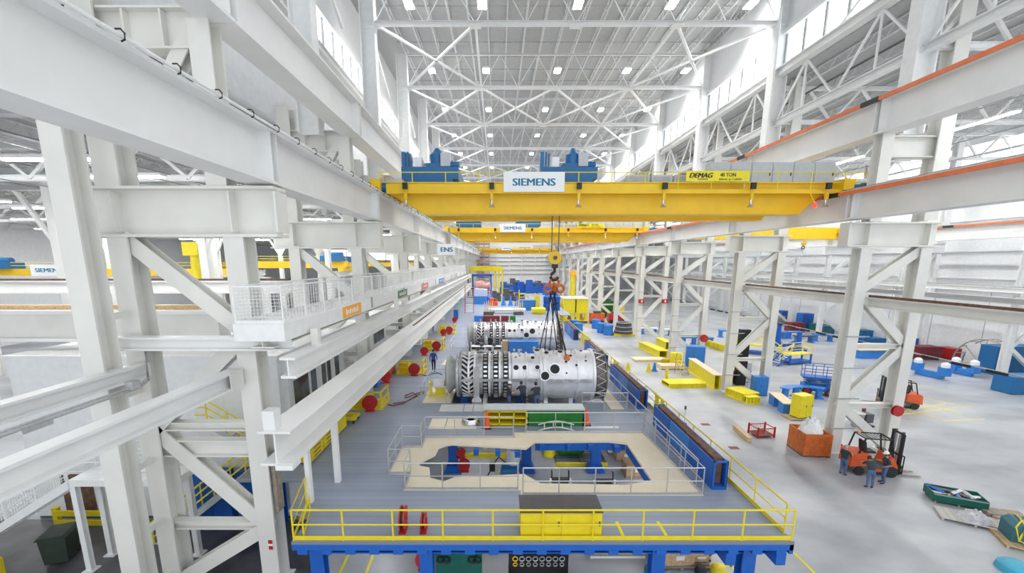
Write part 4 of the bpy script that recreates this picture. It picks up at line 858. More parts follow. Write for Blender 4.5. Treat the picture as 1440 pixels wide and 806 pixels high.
cabinet('blue_box', 'blue box at the bottom left corner', (-19.4, 12.6, 0), 1.5, .8, .75, 'blue2', doors=1, cat='box')
def stair(name, label, p0, p1, w, m, treads, h=1.0, mrail='yellow2'):
    """Stair from p0 (bottom) to p1 (top) running along x, width w along y."""
    r = thing(name, label, 'stair', (p0[0], p0[1], p0[2])); dx, dz = p1[0] - p0[0], p1[2] - p0[2]; s = 1 if dx > 0 else -1
    for y in (0, w): part(r, 'stringer', MB().prism([(0, 0), (s * .4, 0), (dx, dz - .25), (dx, dz)], y - .03, y + .03), m)
    for i in range(treads): part(r, 'tread', MB().bx(min(0, s * .3) + dx * (i + .5) / treads, max(0, s * .3) + dx * (i + .5) / treads, .03, w - .03, dz * (i + .5) / treads, dz * (i + .5) / treads + .04), 'galv')
    for y in (0, w):
        for q in (h, h * .66, h * .33): part(r, 'hand_rail' if q == h else 'mid_rail', MB().path([(0, y, q), (dx, y, dz + q), (dx + s * .5, y, dz + q)], .032), mrail)
        for i in range(4): part(r, 'baluster', MB().tube((dx * i / 3, y, dz * i / 3), (dx * i / 3, y, dz * i / 3 + h), .032), mrail)
    return r
stair('yellow_stair', 'stair with yellow railings from the floor up to the left deck edge', (-14.6, 15.6, 0), (-10.4, 15.6, ZD), 1.1, 'grey', 14)
stair('yellow_stair', 'upper flight with yellow railings behind the first left column', (-10.0, 17.0 - .15, ZD), (-12.6, 17.0 - .15, 4.9), .9, 'grey', 8)
for i, x in enumerate((-12.9, -10.9)): cabinet('control_cabinet', 'blue control cabinet below the left deck edge, %s one' % ('left' if i == 0 else 'right'), (x, 17.08, 0), 1.7, .4, 2.6, 'blue', doors=2)
# ---------------------------------------------------------------- left bay in the distance
r = rail_beam('wide white box beam across the left bay with brown boards on it', -26.4, 9.2, .1, .1, 19, 19.1); bpy.data.objects.remove(r.children[0])
r.location = (-26.4, 19, 8.9)
part(r, 'box_girder', MB().bx(-15, 13.6, -.4, .4, -.65, .45), 'cream'); part(r, 'flange', MB().bx(-15, 13.6, -.6, .6, .45, .6).bx(-15, 13.6, -.6, .6, -.8, -.65), 'white')
part(r, 'brown_board', MB().bx(-15, 13.6, -.1, .3, .6, .8), 'wood', label='brown boards')
r = rail_beam('white crane rail beam across the left bay further back', -40, 10, .1, .1, 27, 27.1); bpy.data.objects.remove(r.children[0])
r.location = (-40, 27, 10.05); part(r, 'girder', MB().ib((-28, 0, 0), (26.5, 0, 0), .6, .8, .08), 'white'); part(r, 'rail', MB().bx(-28, 26.5, -.06, .06, .4, .52), 'rust')
for x in (-20, -8, 4, 16): part(r, 'support_leg', MB().ib((x, 0, -10.05), (x, 0, -.4), .5, .5, .06, up=(0, 1, 0)), 'white')
def mini_crane(label, x0, x1, y, z, h, sign=None, trolley=None):
    r = thing('bridge_crane', label, 'crane', ((x0 + x1) / 2, y, z)); w = (x1 - x0) / 2
    for s, x in (('left', x0 + .4), ('right', x1 - .4)):
        q = thing('crane_runway', 'white runway stub under the %s end of %s' % (s, label), 'crane runway', (x, y, z - .4), kind='structure')
        part(q, 'girder', MB().ib((0, -6, -.35), (0, 6, -.35), .5, .7, .06), 'white')
        for yy in (-5, 5): part(q, 'leg', MB().ib((0, yy, -z + .4), (0, yy, -.7), .45, .45, .05, up=(0, 1, 0)), 'white')
    part(r, 'girder', MB().bx(-w, w, -.4, .4, 0, h), 'crane'); part(r, 'end_truck', MB().bx(-w, -w + .8, -1.6, 1.6, -.4, .15).bx(w - .8, w, -1.6, 1.6, -.4, .15), 'crane')
    rail_run(r, [(-w, -.45, h), (w, -.45, h)], .7, 2.6, .03, 'yellow2')
    if trolley is not None: part(r, 'hoist_trolley', MB().bx(trolley - 1.6, trolley + 1.6, -1, 1, h, h + .75).lathe([(.35, -1.3), (.35, 1.3)], (trolley, 0, h + .9), 'X', 12), 'hoist', label='blue hoist trolley')
    if sign is not None:
        q = part(r, 'name_board', MB().bx(sign - 2, sign + 2, -.55, -.5, -.05, 1.2), 'sign'); letter(q, 'SIEMENS', 2.9, .45, (sign, -.56, .6))
    return r
mini_crane('yellow crane with lettered white board in the left bay', -66, -29, 48, 10.1, .75, -5.2 + 2, -9)
mini_crane('yellow crane with blue hoist far back in the left bay', -37, -21.5, 60, 10.75, .95, None, 5.9)
mini_crane('faint yellow crane farthest back in the left bay', -60, -18, 92, 10.6, .9, None, 6)
for i, (x, y) in enumerate(((-31, 30), (-22.9, 33), (-30, 45), (-21, 52), (-42, 33), (-44, 48), (-28, 66), (-18, 72), (-37, 72), (-52, 42))):
    r = thing('bay_column', 'white steel column standing in the left bay, %s in order of depth' % ORD[i], 'column', (x, y, 0), kind='structure')
    part(r, 'shaft', MB().ib((x, y, 0), (x, y, ZL - .9), .55, .6, .07, up=(0, 1, 0)), 'white', True)
    part(r, 'knee_brace', MB().bar((x, y, 12.5), (x + 2.2, y, ZL - 2.6), .25).bar((x, y, 12.5), (x - 2.2, y, ZL - 2.6), .25), 'white', True)
r = thing('jib_column', 'yellow jib post in the left bay', 'jib crane', (-28.4, 39.5, 0)); part(r, 'post', MB().lathe([(.4, 0), (.35, 13.2)], (0, 0, 0), 'Z', 14), 'yellow'); part(r, 'head', MB().bx(-.7, .7, -.5, .5, 12.2, 13.4), 'yellow')
we = bpy.data.objects['wall_end']
pm = MB().bx(0, 7.4, -.12, -.05, 0, 4.6).mesh('window_pane', 'paneE', smooth=False)
for i in range(7): part(we, 'window_pane', pm, None, loc=(-69 + 7.9 * i - 6, 0, 12.4))
for i, (x, y, w, d, h, m) in enumerate(((-34, 31, 4.2, 2, 2.0, 'blue'), (-28, 36, 3, 2, 2.8, 'grey'), (-22, 38, 3.4, 1.6, 3.2, 'blue'), (-17.5, 41, 2.2, 1.5, 2.6, 'yellow'), (-24, 50, 3.5, 2, 3, 'blue'), (-16.5, 52, 2.5, 1.4, 2.2, 'grey'), (-38, 44, 4, 2, 2.5, 'white2'), (-19, 63, 3.5, 2, 3, 'blue'), (-48, 30, 3, 2, 2.4, 'blue'))):
    r = thing('machine_tool', 'machine tool standing in the left bay, %s of the row beyond the white room' % ORD[i], 'machine', (x, y, 0))
    part(r, 'bed', MB().bx(-w / 2, w / 2, -d / 2, d / 2, 0, h * .4), m); part(r, 'headstock', MB().bx(-w / 2, -w / 6, -d / 2.4, d / 2.4, h * .4, h), m); part(r, 'carriage', MB().bx(w / 10, w / 3, -d / 2, d / 2.6, h * .4, h * .7), 'yellow' if m == 'blue' else 'blue'); part(r, 'guard', MB().bx(-w / 2.2, w / 2.2, d / 2.6, d / 2.3, h * .4, h * .8), 'grey')
# ---------------------------------------------------------------- right floor: near things
def pallet(label, x, y, z=0, w=1.2, d=1.0, rz=0, m='greywood', n=7, cat='pallet'):
    r = thing('pallet', label, cat, (x, y, z), rz)
    pm = MB().bx(-w / 2, w / 2, -.05, .05, .10, .125).mesh('board', m, smooth=False)
    for i in range(n): part(r, 'board', pm, None, loc=(0, -d / 2 + .05 + (d - .1) * i / (n - 1), 0))
    sm = MB().bx(-.04, .04, -d / 2, d / 2, 0, .10).mesh('stringer', m, smooth=False)
    for k in (-1, 0, 1): part(r, 'stringer', sm, None, loc=(k * (w / 2 - .05), 0, 0))
    return r
def heap(R, hgt, n=18, seed=1, z0=0):               # crumpled heap
    rd = random.Random(seed); b = MB(); vs = []; fs = []; m = 7
    for j in range(m):
        q = j / (m - 1); 
        for i in range(n):
            t = 6.2832 * i / n; k = R * (1 - q) * (1 + rd.uniform(-.16, .16)); vs.append((k * math.cos(t), k * math.sin(t) * .95, z0 + hgt * (1 - (1 - q) ** 2.2) * (1 + rd.uniform(-.22, .22)) * (q > 0)))
    for j in range(m - 1): fs += [(j * n + i, j * n + (i + 1) % n, (j + 1) * n + (i + 1) % n, (j + 1) * n + i) for i in range(n)]
    return b.add(vs, fs)
r = thing('scrap_bin', 'orange ribbed steel bin by the first right column', 'bin', (19.15, 24.3, 0), -.1)
part(r, 'floor_pan', MB().bx(-.75, .75, -.8, .8, .08, .14), 'orange')
for s in (-1, 1): part(r, 'side_wall', MB().bx(-.78, .78, s * .8 - .03, s * .8 + .03, .08, 1.45), 'orange'); part(r, 'end_wall', MB().bx(s * .75 - .03, s * .75 + .03, -.8, .8, .08, 1.45), 'orange')
for i in range(10): part(r, 'rib', MB().bx(-.78, .78, -.86, -.82, .16 + .13 * i, .2 + .13 * i), 'orange')
part(r, 'skid', MB().bx(-.8, -.6, -.8, .8, 0, .08).bx(.6, .8, -.8, .8, 0, .08), 'darkgrey')
solo('plastic_sheeting', 'heap of crumpled white plastic sheeting filling the orange bin', 'plastic sheeting', heap(.66, .9, 26, 3), 'whiteplastic', (19.15, 24.3, 1.3))
def forklift(label, loc, rz, mast=2.45, tag_=''):
    """Faces local +x."""
    r = thing('forklift', label, 'forklift', loc, rz)
    part(r, 'chassis', MB().prism([(-1.15, .22), (1.0, .22), (1.0, .5), (.35, .62), (-1.15, .7)], -.52, .52), 'darkgrey')
    part(r, 'counterweight', MB().prism([(-1.3, .45), (-1.25, 1.15), (-1.1, 1.25), (-.35, 1.2), (-.3, .6)], -.54, .54), 'redorange')
    part(r, 'front_cowl', MB().prism([(.45, .5), (1.0, .45), (1.0, .62), (.75, 1.15), (.6, 1.15)], -.5, .5), 'redorange'); part(r, 'side_step', MB().bx(-.3, .5, -.58, .58, .3, .42), 'redorange')
    for x, rad in ((-.85, .25), (.7, .31)):
        for y in (-.5, .5):
            w = part(r, 'wheel', MB().lathe([(rad * .6, -.1), (rad, -.09), (rad, .09), (rad * .6, .1)], (x, y, rad), 'Y', 18), 'dark'); part(w, 'rim', MB().lathe([(0, -.07), (rad * .6, -.09), (rad * .6, .09), (0, .07)], (x, y, rad), 'Y', 12), 'orange')
    s = part(r, 'seat', MB().bx(-.5, 0, -.26, .26, 1.2, 1.32).prism([(-.55, 1.3), (-.42, 1.3), (-.52, 1.85), (-.62, 1.85)], -.25, .25), 'dark')
    part(r, 'steering_wheel', MB().ring((.42, 0, 1.42), .18, .02, 'Z', 14, 5).tube((.42, 0, 1.42), (.62, 0, 1.1), .025), 'black')
    g = part(r, 'overhead_guard', MB().bx(-.75, .6, -.5, -.44, 2.1, 2.15).bx(-.75, .6, .44, .5, 2.1, 2.15).bx(-.75, -.69, -.5, .5, 2.1, 2.15).bx(.54, .6, -.5, .5, 2.1, 2.15), 'black')
    for i in range(7): part(g, 'guard_bar', MB().bx(-.55 + .17 * i, -.52 + .17 * i, -.45, .45, 2.11, 2.14), 'black')
    for y in (-.47, .47): part(r, 'guard_post', MB().bar((-.95, y, 1.15), (-.72, y, 2.12), .06), 'black'); part(r, 'guard_post', MB().bar((.72, y, 1.1), (.57, y, 2.12), .06), 'black')
    part(r, 'warning_light', MB().lathe([(.06, 0), (.06, .1), (0, .13)], (-.6, .3, 2.15), 'Z', 10), 'orangetag')
    m = part(r, 'mast', MB().bx(1.05, 1.17, -.42, -.32, .1, mast).bx(1.05, 1.17, .32, .42, .1, mast), 'black')
    part(m, 'inner_rail', MB().bx(1.08, 1.2, -.31, -.23, .1, mast + .1).bx(1.08, 1.2, .23, .31, .1, mast + .1), 'darkgrey')
    for z in (.35, 1.2, mast - .05): part(m, 'crossbar', MB().bx(1.04, 1.1, -.42, .42, z, z + .1), 'black')
    part(m, 'lift_cylinder', MB().tube((1.1, -.12, .2), (1.1, -.12, mast - .1), .05, 8).tube((1.1, .12, .2), (1.1, .12, mast - .1), .05, 8), 'greysteel')
    c = part(r, 'carriage', MB().bx(1.2, 1.27, -.48, .48, .22, .3).bx(1.2, 1.27, -.48, .48, .55, .63), 'black')
    part(c, 'load_backrest', MB().bx(1.22, 1.26, -.5, -.46, .2, 1.25).bx(1.22, 1.26, .46, .5, .2, 1.25).bx(1.22, 1.26, -.5, .5, 1.2, 1.25), 'black')
    for k in range(5): part(c, 'backrest_bar', MB().bx(1.225, 1.25, -.33 + .16 * k, -.3 + .16 * k, .6, 1.2), 'black')
    for y in (-.28, .28): part(r, 'fork', MB().prism([(1.27, .06), (2.3, .06), (2.3, .08), (1.33, .12), (1.33, .65), (1.27, .65)], y - .06, y + .06), 'greywood')
    return r
forklift('orange forklift with dark mast, three workers gathered round it', (20.75, 21.75, 0), -.18)
x, y = fl(1270, 574); forklift('orange forklift parked alone by yellow floor lines', (x, y + .5, 0), 2.7, 2.3)
# pallets lower right
pallet('grey pallet board under the green crate', 22.25, 18.7, w=1.8, d=.95, rz=-.45)
r = thing('green_crate', 'long low green ribbed crate full of dark scrap', 'crate', (22.25, 18.7, .126), -.45); r.scale = (.8, .85, .8)
part(r, 'floor_pan', MB().bx(-1.15, 1.15, -.55, .55, 0, .05), 'teal')
for s in (-1, 1): part(r, 'side_wall', MB().bx(-1.2, 1.2, s * .6 - .02, s * .6 + .02, 0, .5), 'teal'); part(r, 'end_wall', MB().bx(s * 1.2 - .02, s * 1.2 + .02, -.6, .6, 0, .5), 'teal')
for i in range(4): part(r, 'rib', MB().bx(-1.22, 1.22, -.65, -.62, .06 + .12 * i, .11 + .12 * i), 'galv' if i == 3 else 'teal')
for i in range(14):
    a = i * 2.4; q = .1 + .045 * (i % 6)
    solo('scrap_piece', 'scrap piece in the green crate, %s from its left end' % ORD[i], 'scrap', MB().box((0, 0, .1), (.5 + .15 * (i % 3), .14, .12), rz=a, rx=.4) if i % 3 else MB().ring((0, 0, .09), .17, .03, 'Z', 12, 5), ('darkgrey', 'white2', 'blue', 'galv', 'rust')[i % 5], (22.25 + (-.8 + .123 * i) * .9 + .05 * math.sin(a), 18.7 - (-.8 + .123 * i) * .43 + .22 * math.sin(a * 1.7), .24 + .06 * (i % 3)), group='scrap in the green crate')
solo('plank_stack', 'short stack of brown planks right of the green crate', 'planks', MB().bx(-.75, .75, -.5, -.28, 0, .2).bx(-.75, .75, -.2, .02, 0, .2).bx(-.75, .75, .1, .5, 0, .16), 'greywood', (23.35, 17.45, 0), -.25)
pallet('flat grey pallet under crumpled clear wrap', 21.4, 17.2, w=2.2, d=1.15, rz=-.55, m='palewood', n=9)
solo('plastic_wrap', 'crumpled pale plastic wrap lying on the flat pallet', 'plastic wrap', heap(.6, .4, 16, 9), 'clearwrap', (21.5, 17.15, .126))
pallet('wooden slatted pallet carrying the blue-green box', 22.1, 15.5, w=2.1, d=1.5, rz=-.5, m='wood', n=9)
r = thing('steel_box', 'blue-green steel box with yellow straps on a slatted pallet', 'box', (22.15, 15.65, .126), -.5)
part(r, 'body', MB().prism([(-.75, 0), (.75, 0), (.75, .8), (-.55, .8), (-.75, .62)], -.48, .48), 'bluegreen'); part(r, 'lid', MB().bx(-.3, .5, -.4, .4, .8, .84), 'bluegreen')
for x in (-.45, -.2): part(r, 'strap', MB().path([(x - .1, -.53, .1), (x - .05, -.52, .45), (x, -.5, .82), (x + .05, 0, .9), (x + .1, .5, .85), (x, .52, .2)], .03, 5), 'yellow2')
part(r, 'loose_strap', MB().path([(.5, -.2, .85), (.1, -.1, .95), (-.5, -.3, .95), (-.7, -.5, .7), (-.6, -.6, .2), (-.3, -.6, .05)], .03, 5), 'yellow2')
solo('cyan_cover', 'cyan rounded cover poking into the bottom right corner', 'cover', MB().lathe([(.55, 0), (.5, .25), (.35, .36), (.0, .4)], (0, 0, 0), 'Z', 16).bx(.3, .9, -.2, .2, 0, .22), 'cyan', (19.6, 14.05, 0))
for i, (u, v) in enumerate(((992, 597), (1032, 630))):
    x, y = fl(u, v); solo('floor_marking', 'small red rectangle painted on the concrete, %s one' % ('farther' if i == 0 else 'nearer'), 'floor marking', MB().bx(-.3, .3, -.2, .2, 0, .006), 'maroon', (x, y, 0))
for i, (u, v) in enumerate(((917, 538), (993, 523), (1040, 750))): pass
solo('floor_marking', 'yellow painted line on the concrete beside the deck corner', 'floor marking', MB().bar((9.6, 24, .004), (9.6, 11, .004), .1, .008), 'yellow2', (2.25, 0, 0))
x, y = fl(1043, 613)
solo('timber_beam', 'pale wooden beam on the floor beside the red wire crate', 'timber', MB().box((0, 0, .17), (.3, 2.2, .34)), 'wood', (x, y, 0), -.12)
x, y = fl(1070, 612)
r = thing('wire_crate', 'small red open wire crate on the floor', 'crate', (x, y, 0), .1)
part(r, 'floor_pan', MB().bx(-.6, .6, -.45, .45, .1, .15), 'rust')
for sx in (-.6, .6):
    for sy in (-.45, .45): part(r, 'corner_post', MB().bx(sx - .04, sx + .04, sy - .04, sy + .04, 0, .75), 'red')
for z in (.12, .62):
    for s in (-1, 1): part(r, 'rail', MB().bx(-.6, .6, s * .45 - .025, s * .45 + .025, z, z + .05).bx(s * .6 - .025, s * .6 + .025, -.45, .45, z, z + .05), 'red')
b = MB()
for i in range(9):
    q = -.52 + .13 * i
    for s in (-1, 1): b.bar((q, s * .45, .15), (q, s * .45, .64), .014)
part(r, 'wire_mesh', b, 'red', kind='stuff')
# tall cabinets and tables between the columns
x, y = fl(1126, 590); pallet('wooden pallet under the tall yellow locker', x, y + .3, w=1.9, d=1.2, m='wood')
cabinet('tool_locker', 'tall yellow locker standing on a pallet by the wood-topped table', (x + .15, y + .3, .126), 1.15, .8, 1.75, 'yellow2', rz=.25, doors=2)
x, y = fl(1076, 560); cabinet('tool_locker', 'tall blue cabinet at the end of the wood-topped table', (x, y + 1.0, 0), 1.1, .8, 1.7, 'blue2', rz=-.1, doors=2)
r = thing('work_table', 'wood-topped table on two blue pedestals between blue and yellow cabinets', 'table', (22.6, 32.0, 0), 1.33)
part(r, 'table_top', MB().bx(-1.55, 1.5, -.45, .45, .86, .93), 'wood2')
for x in (-1.0, .9): part(r, 'pedestal', MB().bx(x - .5, x + .5, -.4, .4, 0, .86), 'blue2')
x, y = fl(1130, 562)
r = thing('curved_table', 'blue curved table on three legs behind the yellow locker', 'table', (x, y + 1.0, 0))
ar = [(2.6 * math.cos(t), 2.6 * math.sin(t) - 2.4) for t in [.7 + .155 * i for i in range(12)]]; ai = [(x * .72, (y + 2.4) * .72 - 2.4) for x, y in ar]
part(r, 'table_top', MB().slab(ar + ai[::-1], .9, .98), 'blue2')
for k in (1, 6, 10): px = (ar[k][0] + ai[k][0]) / 2; py = (ar[k][1] + ai[k][1]) / 2; part(r, 'leg', MB().bx(px - .2, px + .2, py - .15, py + .15, 0, .9).bx(px - .35, px + .35, py - .25, py + .25, 0, .08), 'blue2')
x, y = fl(1153, 560)
r = thing('scissor_lift', 'blue scissor lift with railed platform and red wheels', 'scissor lift', (x + .6, y + 1.2, 0), -.45)
part(r, 'chassis', MB().bx(-1.2, 1.2, -.55, .55, .35, .9), 'blue')
for sx in (-.85, .85):
    for sy in (-.55, .55): w = part(r, 'wheel', MB().lathe([(.2, -.12), (.36, -.1), (.36, .1), (.2, .12)], (sx, sy, .36), 'Y', 16), 'dark'); part(w, 'rim', MB().lathe([(0, -.13), (.22, -.13), (.22, .13), (0, .13)], (sx, sy, .36), 'Y', 12), 'red')
for i in range(3):
    for s in (-1, 1): part(r, 'scissor_arm', MB().bar((-s * 1.0, -.4, .95 + .15 * i), (s * 1.0, -.4, 1.1 + .15 * i), .06).bar((-s * 1.0, .4, .95 + .15 * i), (s * 1.0, .4, 1.1 + .15 * i), .06), 'hoist')
part(r, 'platform', MB().bx(-1.25, 1.25, -.6, .6, 1.45, 1.62), 'blue')
for z in (2.1, 2.65): part(r, 'rail', MB().path([(-1.2, -.57, z), (1.2, -.57, z), (1.2, .57, z), (-1.2, .57, z)], .03, 5, True), 'blue')
for sx in (-1.2, -.4, .4, 1.2):
    for sy in (-.57, .57): part(r, 'post', MB().tube((sx, sy, 1.62), (sx, sy, 2.65), .028, 5), 'blue')
def stair_platform(label, x, y, rz, L=2.6):
    r = thing('access_platform', label, 'platform', (x, y, 0), rz)
    part(r, 'deck_plate', MB().bx(0, L, -.6, .6, 1.15, 1.25), 'yellow2')
    for sx in (.1, L - .1):
        for sy in (-.55, .55): part(r, 'leg', MB().bx(sx - .07, sx + .07, sy - .07, sy + .07, 0, 1.15), 'blue')
    part(r, 'base_frame', MB().bx(0, L, -.6, .6, .15, .4), 'blue')
    for y_ in (-.6, .6): part(r, 'stringer', MB().prism([(0, 1.2), (0, .95), (-1.6, 0), (-1.85, .0)], y_ - .04, y_ + .04), 'blue')
    for i in range(5): part(r, 'tread', MB().bx(-.35 - .3 * i, -.1 - .3 * i, -.56, .56, 1.0 - .2 * i, 1.05 - .2 * i), 'blue')
    for q in (.55, 1.05): part(r, 'rail', MB().path([(-1.6, -.6, .1 + q), (0, -.6, 1.25 + q), (L, -.6, 1.25 + q), (L, .6, 1.25 + q), (0, .6, 1.25 + q), (-1.6, .6, .1 + q)], .035, 5), 'yellow2')
    for px, py in ((0, -.6), (L / 2, -.6), (L, -.6), (L, .6), (L / 2, .6), (0, .6)): part(r, 'baluster', MB().tube((px, py, 1.2), (px, py, 2.3), .03, 5), 'yellow2')
    for py in (-.6, .6): part(r, 'baluster', MB().tube((-1.4, py, .2), (-1.4, py, 1.25), .03, 5), 'yellow2')
    return r
x, y = fl(1108, 514); stair_platform('blue stair platform with yellow railings, right of two beyond the second column', x, y + .6, .25, 3.2)
x, y = fl(1100, 503); stair_platform('blue stair platform with yellow railings, left of two beyond the second column', x - 1.0, y + 1.6, 2.7, 3.4)
def bollard_machine(label, x, y, h):
    r = thing('milling_stand', label, 'machine', (x, y, 0)); part(r, 'base', MB().bx(-.8, .8, -.6, .6, 0, .5), 'blue'); part(r, 'column', MB().lathe([(.45, .5), (.35, 1.1), (.25, h - .3), (.3, h)], (0, 0, 0), 'Z', 12), 'blue'); part(r, 'arm', MB().bar((0, 0, h * .6), (-1.6, 0, .8), .3), 'blue')
x, y = fl(1112, 490); bollard_machine('blue machine stand behind the left yellow stair platform', x - .9, y + 1.5, 3.0)
x, y = fl(1137, 498); bollard_machine('blue machine stand behind the right yellow stair platform', x - .3, y + 1.6, 2.6)
# hung items on the first right column
r = thing('waste_barrel', 'blue-grey barrel by the first right column', 'barrel', (20.9, 25.6, 0)); x, y = fl(1214, 604); r.location = (x, y + .6, 0)
part(r, 'shell', MB().lathe([(.3, 0), (.33, .3), (.38, .95), (.42, .95), (.42, 1.02), (.36, 1.0)], (0, 0, 0), 'Z', 18), 'greysteel')
r = thing('welder', 'small welding set beside the blue-grey barrel', 'machine', (x + .75, y + .7, 0)); part(r, 'case', MB().bx(-.25, .25, -.3, .3, .3, .95), 'darkgrey'); part(r, 'bottle', MB().lathe([(.12, .1), (.12, 1.1), (.05, 1.25)], (.1, .42, 0), 'Z', 10), 'maroon'); part(r, 'cart', MB().bx(-.3, .35, -.35, .55, .0, .12), 'black')
x, y = fl(1192, 640); r = thing('yellow_bench', 'low yellow bench with red lower edge behind the forklift', 'bench', (x, y + 1.6, 0)); part(r, 'top', MB().bx(-.65, .65, -.3, .3, .62, .9), 'yellow'); part(r, 'base', MB().bx(-.7, .7, -.35, .35, 0, .12), 'red'); part(r, 'leg', MB().bx(-.6, -.5, -.25, .25, .12, .62).bx(.5, .6, -.25, .25, .12, .62), 'greysteel')
def post_reel(label, u, v, D, s=.32):
    x, z = at(u, v, D); r = thing('hose_reel', label, 'hose reel', (x, D, z)); part(r, 'disc', MB().lathe([(.0, -.12), (s, -.1), (s, -.06), (s * .7, -.05), (s * .7, .05), (s, .06), (s, .1), (0, .12)], (0, 0, 0), 'Y', 18), 'red'); part(r, 'bracket', MB().bx(-.06, .06, .05, .35, -.06, .06), 'galv')
post_reel('red hose reel fixed to the outer leg of the first right column', 1262, 578, 23.6)
post_reel('red hose reel fixed to the third right column', 990, 476, 48.0, .45)
# yellow shop goods along the right row
def trough(label, u0, v0, u1, v1, w, h, m='yellow2', top=None, dy=0, n=4):
    x0, y0 = fl(u0, v0); x1, y1 = fl(u1, v1); L = math.hypot(x1 - x0, y1 - y0); a = math.atan2(y1 - y0, x1 - x0)
    r = thing('steel_box_girder', label, 'steel girder', (x0, y0 + dy, 0), a)
    part(r, 'bottom_flange', MB().bx(0, L, -.05, w, 0, .08), m); part(r, 'web', MB().bx(0, L, .1, .16, .08, h).bx(0, L, w - .16, w - .1, .08, h), m); part(r, 'top_flange', MB().bx(0, L, -.05, w, h, h + .07), top or m)
    for i in range(n + 1): part(r, 'rib', MB().bx(max(0, L * i / n - .05), min(L, L * i / n + .05), -.02, .1, .08, h), m)
    return r
trough('long yellow ribbed trough with wooden lid by the second right column', 1013, 548, 976, 521, .7, 1.3, top='wood2', n=5)
trough('low yellow flat skid on the floor before the second right column', 941, 546, 993, 545, 1.7, .35, n=3)
r = thing('safety_post', 'yellow post at the left end of the flat yellow skid', 'post', (*fl(937, 536), 0)); part(r, 'base', MB().bx(-.25, .25, -.25, .25, 0, .08), 'dark'); part(r, 'shaft', MB().bx(-.12, .12, -.12, .12, .08, 1.2), 'yellow2')
trough('yellow blocky box at the foot of the second right column', 1020, 556, 1046, 566, 1.6, .65, n=2)
trough('yellow slotted block before the blocky box', 1040, 563, 1058, 563, .8, .55, n=4, dy=-1.0)
trough('yellow channel lengths lying left of the third right column', 939, 503, 909, 489, 1.2, .8, n=4)
trough('second yellow channel stack behind the third right column', 944, 492, 930, 485, .9, 1.0, n=3)
x, y = fl(958, 516); cabinet('crate_box', 'yellow box crate beside the tall dark-blue cabinet', (x - .45, y + .6, 0), 1.2, .8, 1.5, 'yellow2', doors=2, cat='crate', rz=-.3)
x, y = fl(980, 517); cabinet('tool_locker', 'large blue cabinet between the second and third right columns', (x, y + .7, 0), 1.9, 1.0, 2.3, 'blue2', doors=2, rz=-.3)
x, y = fl(945, 520); pallet('wooden pallet board left of the yellow step ladder', x, y + .7, w=2.6, d=1.6, m='wood2', n=8); solo('plywood_stack', 'stack of pale plywood on the pallet left of the step ladder', 'plywood', MB().bx(-1.2, 1.2, -.7, .7, 0, .3), 'wood2', (x, y + .7, .126))
x, y = fl(928, 509); solo('plywood_stack', 'farther thin plywood stack near the yellow channels', 'plywood', MB().bx(-1.8, 1.8, -.8, .8, 0, .3), 'wood2', (x - 1.2, y + .6, 0))
x, y = fl(935, 512); solo('steel_plate', 'yellow plate leaning on the thin plywood stack', 'plate', MB().box((0, 0, .45), (1.8, .08, .6), rx=.5), 'yellow2', (x + .3, y - .3, 0))
x, y = fl(966, 529)
r = thing('step_ladder', 'grey rolling step ladder with yellow treads', 'ladder', (x, y + .3, 0), .3)
for s in (-.45, .45): part(r, 'stile', MB().bar((s, 0, 0), (s, 1.0, 1.3), .06).bar((s, 1.1, 0), (s, 1.0, 2.2), .06), 'greysteel')
for i in range(4): part(r, 'tread', MB().bx(-.45, .45, .15 + .25 * i, .4 + .25 * i, .3 + .32 * i, .35 + .32 * i), 'yellow')
for i, (u, v, k) in enumerate(((912, 523, 'yellow'), (920, 522, 'blue2'), (883, 521, 'yellow'), (897, 541, 'x'))):
    if k == 'x': continue
    x, y = fl(u, v); r = thing('floor_stand', '%s floor stand on the open concrete, %s' % (k.replace('blue2', 'blue'), ('by the plywood', 'beside the yellow stand', 'alone near the deck rail')[i]), 'stand', (x, y, 0)); part(r, 'base', MB().bx(-.3, .3, -.25, .25, 0, .08), k); part(r, 'body', MB().lathe([(.24, .08), (.1, .9), (.0, .95)], (0, 0, 0), 'Z', 10), k)
for i in range(4):
    x, y = fl(1000 + 6.5 * i, 488 + 2.2 * i); solo('yellow_block', 'yellow block in a short row behind the second column, %s from the left' % ORD[i], 'block', MB().bx(-.28, .28, -.45, .45, 0, .7).bx(-.24, .24, -.4, .4, .7, .8), 'yellow2', (x, y + .8, 0), group='yellow blocks in a row')
# black switch box and cabinets on column two
x, z = at(1042, 461, 38.2); cabinet('switch_box', 'tall black box beside the second right column', (20.0 + 3.0, 38.6, 0), .9, .5, 5.4, 'black', doors=1)
x, y = fl(1050, 542); cabinet('control_cabinet', 'grey control cabinet beside the second right column', (x + .5, y + 1.2, 0), .8, .5, 2.0, 'grey', doors=1)
r = thing('brown_sheet', 'rust-brown sheet leaning inside the second right column', 'sheet', (fl(1033, 545)[0] + .7, fl(1033, 545)[1] + .3, 0)); part(r, 'sheet', MB().box((0, .8, .75), (2.0, .06, 1.4), rx=.35), 'rust'); part(r, 'edge', MB().box((-1.02, .8, .75), (.06, .1, 1.4), rx=.35), 'teal')
